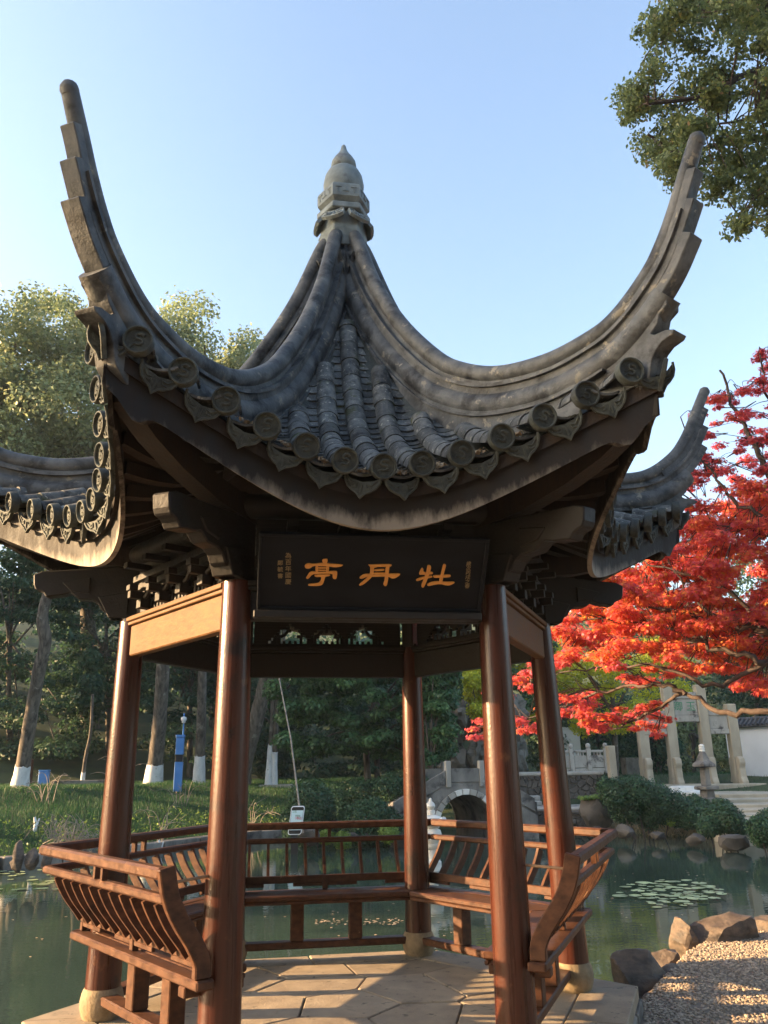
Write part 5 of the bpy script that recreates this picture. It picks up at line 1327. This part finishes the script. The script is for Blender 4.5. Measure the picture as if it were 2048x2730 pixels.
# mossy rock mound beside the wall
rock('mossy_rock', tuple(np.array(P(1290, 1760, 25.2))), (.6, .5, .62), 41, M['greyrock'], 'pale rounded rock mound topped with moss beside the lower rubble wall', .3, rough=.1)
mm_ = [(np.array(P(1265+i*11, 1722+R.uniform(-3, 3), 25.2)), (.28, .3, .07), 0) for i in range(6)]
tag(place('moss_patch', crown_mesh('moss_patch', mm_, 1500, .07, 'diamond', M['herb'], upb=2)), 'bright moss and grass on top of the rock mound', kind='stuff')
for i, (x, y, Z, s, lb) in enumerate(((1345, 1787, 23.2, .42, 'grey boulder at the waterline right of the rock mound'), (1225, 1770, 25.4, .40, 'brown squarish boulder below the lower rubble wall'), (1285, 1788, 24.2, .34, 'small brown rock in the water by the mound'),
                                   (1500, 1805, 21.5, .35, 'brown flat rock at the waterline beneath the reeds'), (1580, 1808, 20.5, .5, 'long flat brown rock at the waterline below the steps'), (1420, 1795, 22.6, .28, 'small rock among the dry reeds'),
                                   (790, 1788, 23.2, .38, 'pale knobbly rock between the clipped shrubs'), (755, 1800, 22.8, .35, 'pale rock at the waterline under the hedge'), (860, 1812, 22.9, .45, 'low pale rock at the waterline beside the back right column'),
                                   (930, 1800, 24, .4, 'grey rock at the foot of the bridge'))):
    rock('bank_rock', tuple(np.array(P(x, y, Z))-np.array([0, 0, .1])), (s*.85, s*.7, s*.48), 50+i, M['greyrock'], lb, R.uniform(0, 3), rough=.12, sub=2)
# rockery cliff behind the bridge
rk = empty('rockery', tuple(np.array(P(1000, 1660, 33)))); tag(rk, 'tall craggy limestone rockery behind the arched bridge', 'rockery'); ri = Matrix.Translation(-rk.location)
for i in range(34):
    x = R.uniform(955, 1125); y = R.uniform(1535, 1665); s = R.uniform(.28, .55)
    if x < 990 and y < 1590: continue
    me = rock_mesh('crag_stone', (s, s*.8, s*R.uniform(1.0, 1.7)), 80+i, M['rockery'], cuts=7, sub=3, rough=.42)
    o = place('crag_stone', me, rk, ri @ Matrix.Translation(Vector(P(x, y, 33+R.uniform(-.6, .8)))) @ Matrix.Rotation(R.uniform(0, 6), 4, 'Z'))

# arched bridge
bc = np.array(P(1000, 1795, 25.6)); bc[2] = WZ; th_ = .32
bx = np.array([math.cos(th_-.159), math.sin(th_-.159), 0]); bx = nrm(np.array([RT[0]*math.cos(th_)-RT[1]*math.sin(th_), RT[0]*math.sin(th_)+RT[1]*math.cos(th_), 0])); bn2 = np.array([bx[1], -bx[0], 0])  # toward viewer
bc = bc-bn2*0+(np.array([0, 0, 0]) if False else -(bn2*1.5-RT*0)*np.array([1, 1, 0])+FW*0)*0-bx*.0
_sh = float(np.dot(bn2*1.5, RT)); bc = bc-RT*np.array([1, 1, 0])*_sh
br = empty('stone_bridge', tuple(bc)); tag(br, 'small arched grey stone bridge over the far end of the pond', 'bridge')
AR = .92; SPR = .42   # arch radius, springing height
BW = 1.5              # half width along the tunnel
def arcp(r, n, z0=SPR): return [(r*math.cos(math.pi*i/n), z0+r*math.sin(math.pi*i/n)) for i in range(n+1)]
nA = 20; inner_a = arcp(AR, nA)
deck = lambda x: 1.62-.0*x if abs(x) < .55 else 1.62-(abs(x)-.55)*.52
for sy, nm in ((1, 'spandrel_wall'), (-1, 'spandrel_wall')):
    m = MB()
    for i in range(nA):   # front wall as strips between arch and deck
        (x0, z0), (x1, z1) = inner_a[i], inner_a[i+1]
        vs = [np.array(bx*x*1.0+Z3*z+bn2*sy*(BW-d_)) for d_ in (0, .18) for (x, z) in ((x0, z0), (x1, z1), (x1, deck(x1)), (x0, deck(x0)))]
        m.add(vs, [(0, 1, 2, 3), (7, 6, 5, 4), (0, 4, 5, 1), (3, 2, 6, 7)])
    for s in (-1, 1):
        m.box(bx*s*1.65+Z3*(.3)+bn2*sy*(BW-.09), bx*.73, bn2*.09, Z3*.75)
        m.prism([(s*.92, 1.05), (s*2.38, 1.05), (s*2.38, deck(2.38)), (s*.92, deck(.92))] if True else [], bn2*sy*(BW-.09), bx, Z3, bn2, .18)
    m.build(nm, M['oldstone'], br, fixn=True)
    for i in range(13):   # voussoirs
        a0, a1 = math.pi*i/13+.012, math.pi*(i+1)/13-.012; m = MB()
        pts = [(AR*.985*math.cos(a), SPR+AR*.985*math.sin(a)) for a in np.linspace(a0, a1, 4)]+[((AR+.15)*math.cos(a), SPR+(AR+.15)*math.sin(a)) for a in np.linspace(a1, a0, 4)]
        m.prism(pts, bn2*sy*(BW+.015), bx, Z3, bn2, .09); m.build('voussoir', M['whitestone'] if R.random() < .5 else M['gatebeam'], br, bev=.008)
m = MB()   # barrel
V_ = [bx*x+Z3*z+bn2*s for s in (-BW+.02, BW-.02) for (x, z) in [(AR, -.6)]+inner_a+[(-AR, -.6)]]; n_ = nA+3
m.add(V_, [(i, i+1, n_+i+1, n_+i) for i in range(n_-1)]); 
V_ = [bx*x+Z3*z+bn2*s for s in (-BW+.02, BW-.02) for (x, z) in [(AR+.12, -.6)]+arcp(AR+.12, nA)+[(-AR-.12, -.6)]]; m.add(V_, [(i, i+1, n_+i+1, n_+i) for i in range(n_-1)])
m.build('barrel_vault', M['oldstone'], br)
m = MB()
for (x0, x1) in ((-2.4, -.55), (-.55, .55), (.55, 2.4)):
    vs = [bx*x+bn2*s*(BW-.005)+Z3*(deck(x)+dz) for dz in (-.02, .06) for s in (-1, 1) for x in (x0, x1)]
    m.add(vs, [(0, 1, 3, 2), (4, 6, 7, 5), (0, 4, 5, 1), (2, 3, 7, 6), (0, 2, 6, 4), (1, 5, 7, 3)])
m.build('deck', M['oldstone'], br)
for sy in (-1, 1):
    for x in (-1.45, -.55, .55, 1.45):
        m = MB(); m.box(bx*x+bn2*sy*(BW-.02)+Z3*(deck(x)+.30), bx*.08, bn2*.08, Z3*.38); m.build('parapet_post', M['gatebeam'], br, bev=.012)
    for (x0, x1) in ((-1.36, -.64), (-.46, .46), (.64, 1.36), (1.54, 2.3), (-2.3, -1.54)):
        m = MB(); vs = [bx*x+bn2*(sy*(BW-.02)+s*.05)+Z3*(deck(x)+dz) for dz in (.064, .46) for s in (-1, 1) for x in (x0, x1)]
        m.add(vs, [(0, 1, 3, 2), (4, 6, 7, 5), (0, 4, 5, 1), (2, 3, 7, 6), (0, 2, 6, 4), (1, 5, 7, 3)]); m.build('parapet_panel', M['oldstone'], br, bev=.01)

# white stone pagoda lantern standing in the water
p = np.array(P(934, 1871, 17.7)); p[2] = WZ; wp = empty('water_pagoda', tuple(p)); tag(wp, 'small white stone pagoda lantern standing in the pond behind the bench', 'lantern')
for nm, pr in (('pedestal', [(.20, -.5), (.20, .18), (.12, .22), (.12, .42), (.19, .48), (.20, .55)]), ('bowl', [(.14, .552), (.21, .62), (.23, .72), (.20, .82), (.13, .86)]), ('eave', [(.12, .862), (.25, .93), (.27, 1.0), (.24, 1.08), (.10, 1.13)]), ('finial_ball', [(.08, 1.132), (.10, 1.19), (.08, 1.235)]), ('gourd_tip', [(.06, 1.237), (.105, 1.31), (.085, 1.37), (.04, 1.41), (.03, 1.44), (.025, 1.475), (.002, 1.485)])):
    m = MB(); m.lathe(pr, 20); o = m.build(nm, M['whitestone'], wp, smooth=45)
for i in range(6):
    a = rad(60*i+9); m = MB(); c = np.array([.30*math.cos(a), .30*math.sin(a), 1.01]); m.lathe([(.002, -.075), (.05, -.055), (.07, 0), (.05, .055), (.002, .075)], 10, c); m.build('eave_knob', M['whitestone'], wp, smooth=60)

# ------------------------------------------------------------------ small things on the left bank
p = np.array(P(384, 1697, 31.5)); cp = empty('call_post', tuple(p)); tag(cp, 'blue emergency call post with a white camera on top', 'call post')
W_ = PXM(8.5, 31.5); Hh = lambda y: PXM(1697-y, 31.5)
for nm, y0, y1, mt, dd in (('lower_cabinet', 1710, 1648, 'blue', 1.0), ('speaker_recess', 1647.5, 1633, 'black', .92), ('upper_cabinet', 1632.5, 1597, 'blue', 1.0), ('top_cap', 1596.5, 1591, 'blue', 1.12)):
    m = MB(); m.abox(-W_*dd, W_*dd, -.16*dd, .16*dd, Hh(y0), Hh(y1)); m.build(nm, M[mt], cp, bev=.01)
m = MB(); m.tube([(.09, 0, Hh(1592)), (.09, 0, Hh(1545))], .03, 8); m.build('mast', M['blue'], cp)
m = MB(); m.lathe([(.02, 0), (.10, -.02), (.115, -.10), (.10, -.16), (.075, -.17), (.075, -.22), (.04, -.26), (.002, -.27)], 14, (.09, -.06, Hh(1552))); m.build('dome_camera', M['white'], cp, smooth=50)
p = np.array(P(93, 1699, 33)); m = MB(); m.box((0, 0, .27), (.19, 0, 0), (0, .16, 0), (0, 0, .33)); m.box((0, 0, .625), (.205, 0, 0), (0, .175, 0), (0, 0, .022)); o = m.build('litter_bin', M['blue'], bev=.02); o.location = tuple(p); tag(o, 'blue litter bin standing on the bank by the stone curb', 'bin')
p0 = np.array(P(112, 1697, 32.5)); p1 = np.array(P(262, 1694, 33)); c = (p0+p1)/2; v = (p1-p0)/2; v[2] = 0; m = MB(); m.box(c-Z3*.05, v, nrm(np.array([v[1], -v[0], 0]))*.18, Z3*.24); tag(m.build('stone_curb', M['oldstone'], bev=.02), 'long low grey stone curb above the grass bank', 'curb')
zb_ = on_ground(596, 1700); p0 = np.array(P(560, 1699, zb_)); p1 = np.array(P(632, 1699, zb_)); c = (p0+p1)/2; v = (p1-p0)/2; v[2] = 0; m = MB(); m.box(c-Z3*.05, v, nrm(np.array([v[1], -v[0], 0]))*.2, Z3*.13); tag(m.build('stone_bench', M['gatebeam'], bev=.02), 'flat pale stone slab at the edge of the bank beside the hedge', 'slab')
p = np.array(P(62, 1690, 34.3)); m = MB(); m.box((.02, 0, .3), (.10, 0, .01), (0, .08, 0), (-.02, 0, .62)); o = m.build('wooden_post', M['bench'], bev=.02); o.location = tuple(p); tag(o, 'short brown wooden post behind the leaning trunk', 'post')
# phone shaped sign
sp = np.array(P(636, 1803, 21.6)); sg = empty('notice_sign', tuple(sp)); tag(sg, 'white framed upright notice panel at the far waterline', 'sign')
sx_ = nrm(np.array([RT[0], RT[1], 0])); sn_ = np.array([sx_[1], -sx_[0], 0]); su = nrm(Z3+sx_*.13); Wd = PXM(14.5, 21.6); Ht = PXM(59, 21.6)
def rrect(w, h, r, n=5):
    out = []
    for cx, cz, a0_ in ((w-r, h-r, 0), (-w+r, h-r, 90), (-w+r, r, 180), (w-r, r, 270)):
        for i in range(n+1): a = rad(a0_+90*i/n); out.append((cx+r*math.cos(a), cz+r*math.sin(a)))
    return out
m = MB(); m.prism(rrect(Wd, Ht, .06), (0, 0, 0), sx_, su, sn_, .07); fr_ = m.build('sign_frame', M['white'], sg, bev=.006)
m = MB(); m.prism(rrect(Wd*.90, Ht-.045, .045), su*.022+sn_*.033, sx_, su, sn_, .01); m.build('dark_band', M['black'], sg)
m = MB(); m.prism([(-Wd*.86, .12), (Wd*.86, .12), (Wd*.86, Ht-.11), (-Wd*.86, Ht-.11)], sn_*.036, sx_, su, sn_, .012); pnl = m.build('print_panel', M['screen'], sg)
for bd, zz, sz, mt, xx in (('公示', Ht*.80, .075, 'greenprint', -.5), ('水深危险', Ht*.66, .05, 'greenprint', -.05), ('请勿靠近', Ht*.575, .075, 'red', -.05)):
    text('sign_text', bd, sz, frame(su*zz+sn_*.0435+sx_*Wd*xx, sx_, su, sn_), M[mt], pnl, .0008)
m = MB(); m.box(-Z3*.25, sx_*Wd*.5, sn_*.03, Z3*.26); m.build('sign_foot', M['black'], sg)
rock('bank_rock', tuple(np.array(P(668, 1800, 21.9))-np.array([0, 0, .05])), (.30, .25, .30), 71, M['greyrock'], 'round topped grey stone right of the notice panel', 0, rough=.05, sub=2)
# thin pole leaning from the stone up to the trunks
a = np.array(P(654, 1778, 21.8)); b = np.array(P(598, 1440, 26)); m = MB(); m.tube([a-Z3*.25, (a+b)/2+np.array([.06, 0, .0]), b], [.028, .024, .018], 7); tag(m.build('long_pole', M['drytwig'], smooth=60), 'long thin pole leaning from the waterline up toward the trees', 'pole')
# stones and kerb at the left waterline
for i, (x, y, w_, h_, lb) in enumerate(((42, 1845, 17, 34, 'tall brown angular stone at the left waterline'), (70, 1850, 17, 24, 'brown stone right of the tall one at the left waterline'), (100, 1855, 16, 20, 'low brown stone at the waterline by the bench corner'), (30, 1862, 12, 12, 'small brown stone at the foot of the tall one'))):
    Z = 16.4; rock('bank_rock', tuple(np.array(P(x, y+4, Z))), (PXM(w_, Z), PXM(w_, Z)*.8, PXM(h_, Z)), 90+i, M['rock'], lb, R.uniform(0, 2), cuts=10)
kerb = empty('waterline_kerb', (0, 0, 0)); tag(kerb, 'pale stone kerb along the left waterline', 'kerb')
kp = [(-12.5, 13.2), (-6.35, 15.72), (-3.05, 18.9), (-.35, 22.1), (2.9, 23.7)]
for i in range(len(kp)-1):
    a = np.array(kp[i]); b = np.array(kp[i+1]); L = np.linalg.norm(b-a); nst = max(1, int(L/1.25)); v = (b-a)/nst
    for j in range(nst):
        c = a+v*(j+.5); nn = np.array([v[1], -v[0]])/np.linalg.norm(v); m = MB()
        m.box((c[0], c[1], WZ+.05), (v[0]*.49, v[1]*.49, 0), (nn[0]*.2, nn[1]*.2, 0), (0, 0, .24+R.uniform(-.02, .02))); m.build('kerb_stone', M['oldstone'], kerb, bev=.02)

# ------------------------------------------------------------------ lily pads and floating leaves
def lily():
    m = MB(); n = 14; vs = [(0, 0, .004)]+[(math.cos(rad(15+330*i/n)), math.sin(rad(15+330*i/n)), .006) for i in range(n+1)]
    m.add(vs, [(0, i+1, i+2) for i in range(n)]); return m.mesh('lily_pad', M['lily'], fixn=False)
LM = lily()
for grp, lb, (x0, x1, y0, y1), cnt in (('lily pads on the left water', 'flat round lily pad floating in the left patch', (-30, 172, 1880, 1926), 40), ('lily pads on the right water', 'flat round lily pad floating in the right patch', (1335, 1560, 1898, 1965), 90)):
    done = []
    for _ in range(cnt*6):
        if len(done) >= cnt: break
        x = R.uniform(x0, x1); y = R.uniform(y0, y1)
        if grp.endswith('right water') and not any(((x-a)/b)**2+((y-c)/d)**2 < 1 for a, b, c, d in ((1440, 62, 1912, 9), (1490, 70, 1924, 12), (1400, 66, 1938, 9), (1470, 60, 1944, 10), (1440, 50, 1956, 7), (1390, 45, 1920, 6), (1545, 30, 1935, 10))): continue
        d_ = FW+RT*((x*DP-1024)/FPX)+UP*((1365-y*DP)/FPX); t = (WZ-CAM[2])/d_[2]; p = CAM+d_*t; r = R.uniform(.05, .14)
        if any(math.hypot(p[0]-q[0], p[1]-q[1]) < (r+q[2])*.9 for q in done): continue
        done.append((p[0], p[1], r)); o = place('lily_pad', LM); o.location = (p[0], p[1], WZ+.003+.0006*len(done)); o.rotation_euler = (R.uniform(-.02, .02), R.uniform(-.02, .02), R.uniform(0, 6.28)); o.scale = (r, r, 1)
        tag(o, lb, 'lily pad', grp)
pos = []
for (x0, x1, y0, y1, n) in ((680, 870, 1985, 1998, 80), (0, 260, 1940, 2080, 16), (560, 1000, 1930, 2040, 30), (1290, 1659, 1880, 2000, 40)):
    for _ in range(n):
        d_ = FW+RT*((R.uniform(x0, x1)*DP-1024)/FPX)+UP*((1365-R.uniform(y0, y1)*DP)/FPX); t = (WZ-CAM[2])/d_[2]; pos.append(CAM+d_*t+np.array([0, 0, .006]))
pos = np.array(pos); V, k_ = leaves(pos, .06, 'diamond', np.tile([0, 0, 1.0], (len(pos), 1)), .06)
tag(place('floating_leaves', np_mesh('floating_leaves', V, k_, M['float'], np.zeros(len(pos)))), 'fallen leaves drifting on the pond', kind='stuff')
V, k_ = leaves(LITTER, .030, 'diamond', np.tile([0, -.3, 1.0], (len(LITTER), 1)), .5)
tag(place('leaf_litter', np_mesh('leaf_litter', V, k_, M['float'], np.zeros(len(LITTER)))), 'dry fallen leaves caught between the eave tiles', kind='stuff')

# ------------------------------------------------------------------ autumn haze in the air
hz = MB(); hz.abox(-158, 158, -58, 218, -3.0, 62.0); ho = hz.build('haze', None)
hm = bpy.data.materials.new('haze'); hm.use_nodes = True; hn = hm.node_tree.nodes; hn.remove(hn['Principled BSDF'])
pv = hn.new('ShaderNodeVolumePrincipled'); pv.inputs['Color'].default_value = (.70, .85, 1.0, 1); pv.inputs['Density'].default_value = .0004; pv.inputs['Anisotropy'].default_value = 0.0
hm.node_tree.links.new(pv.outputs[0], hn['Material Output'].inputs['Volume']); ho.data.materials.append(hm)
tag(ho, 'thin pale autumn haze in the air of the garden', kind='stuff')
SC.cycles.volume_bounces = 0; SC.cycles.volume_max_steps = 64
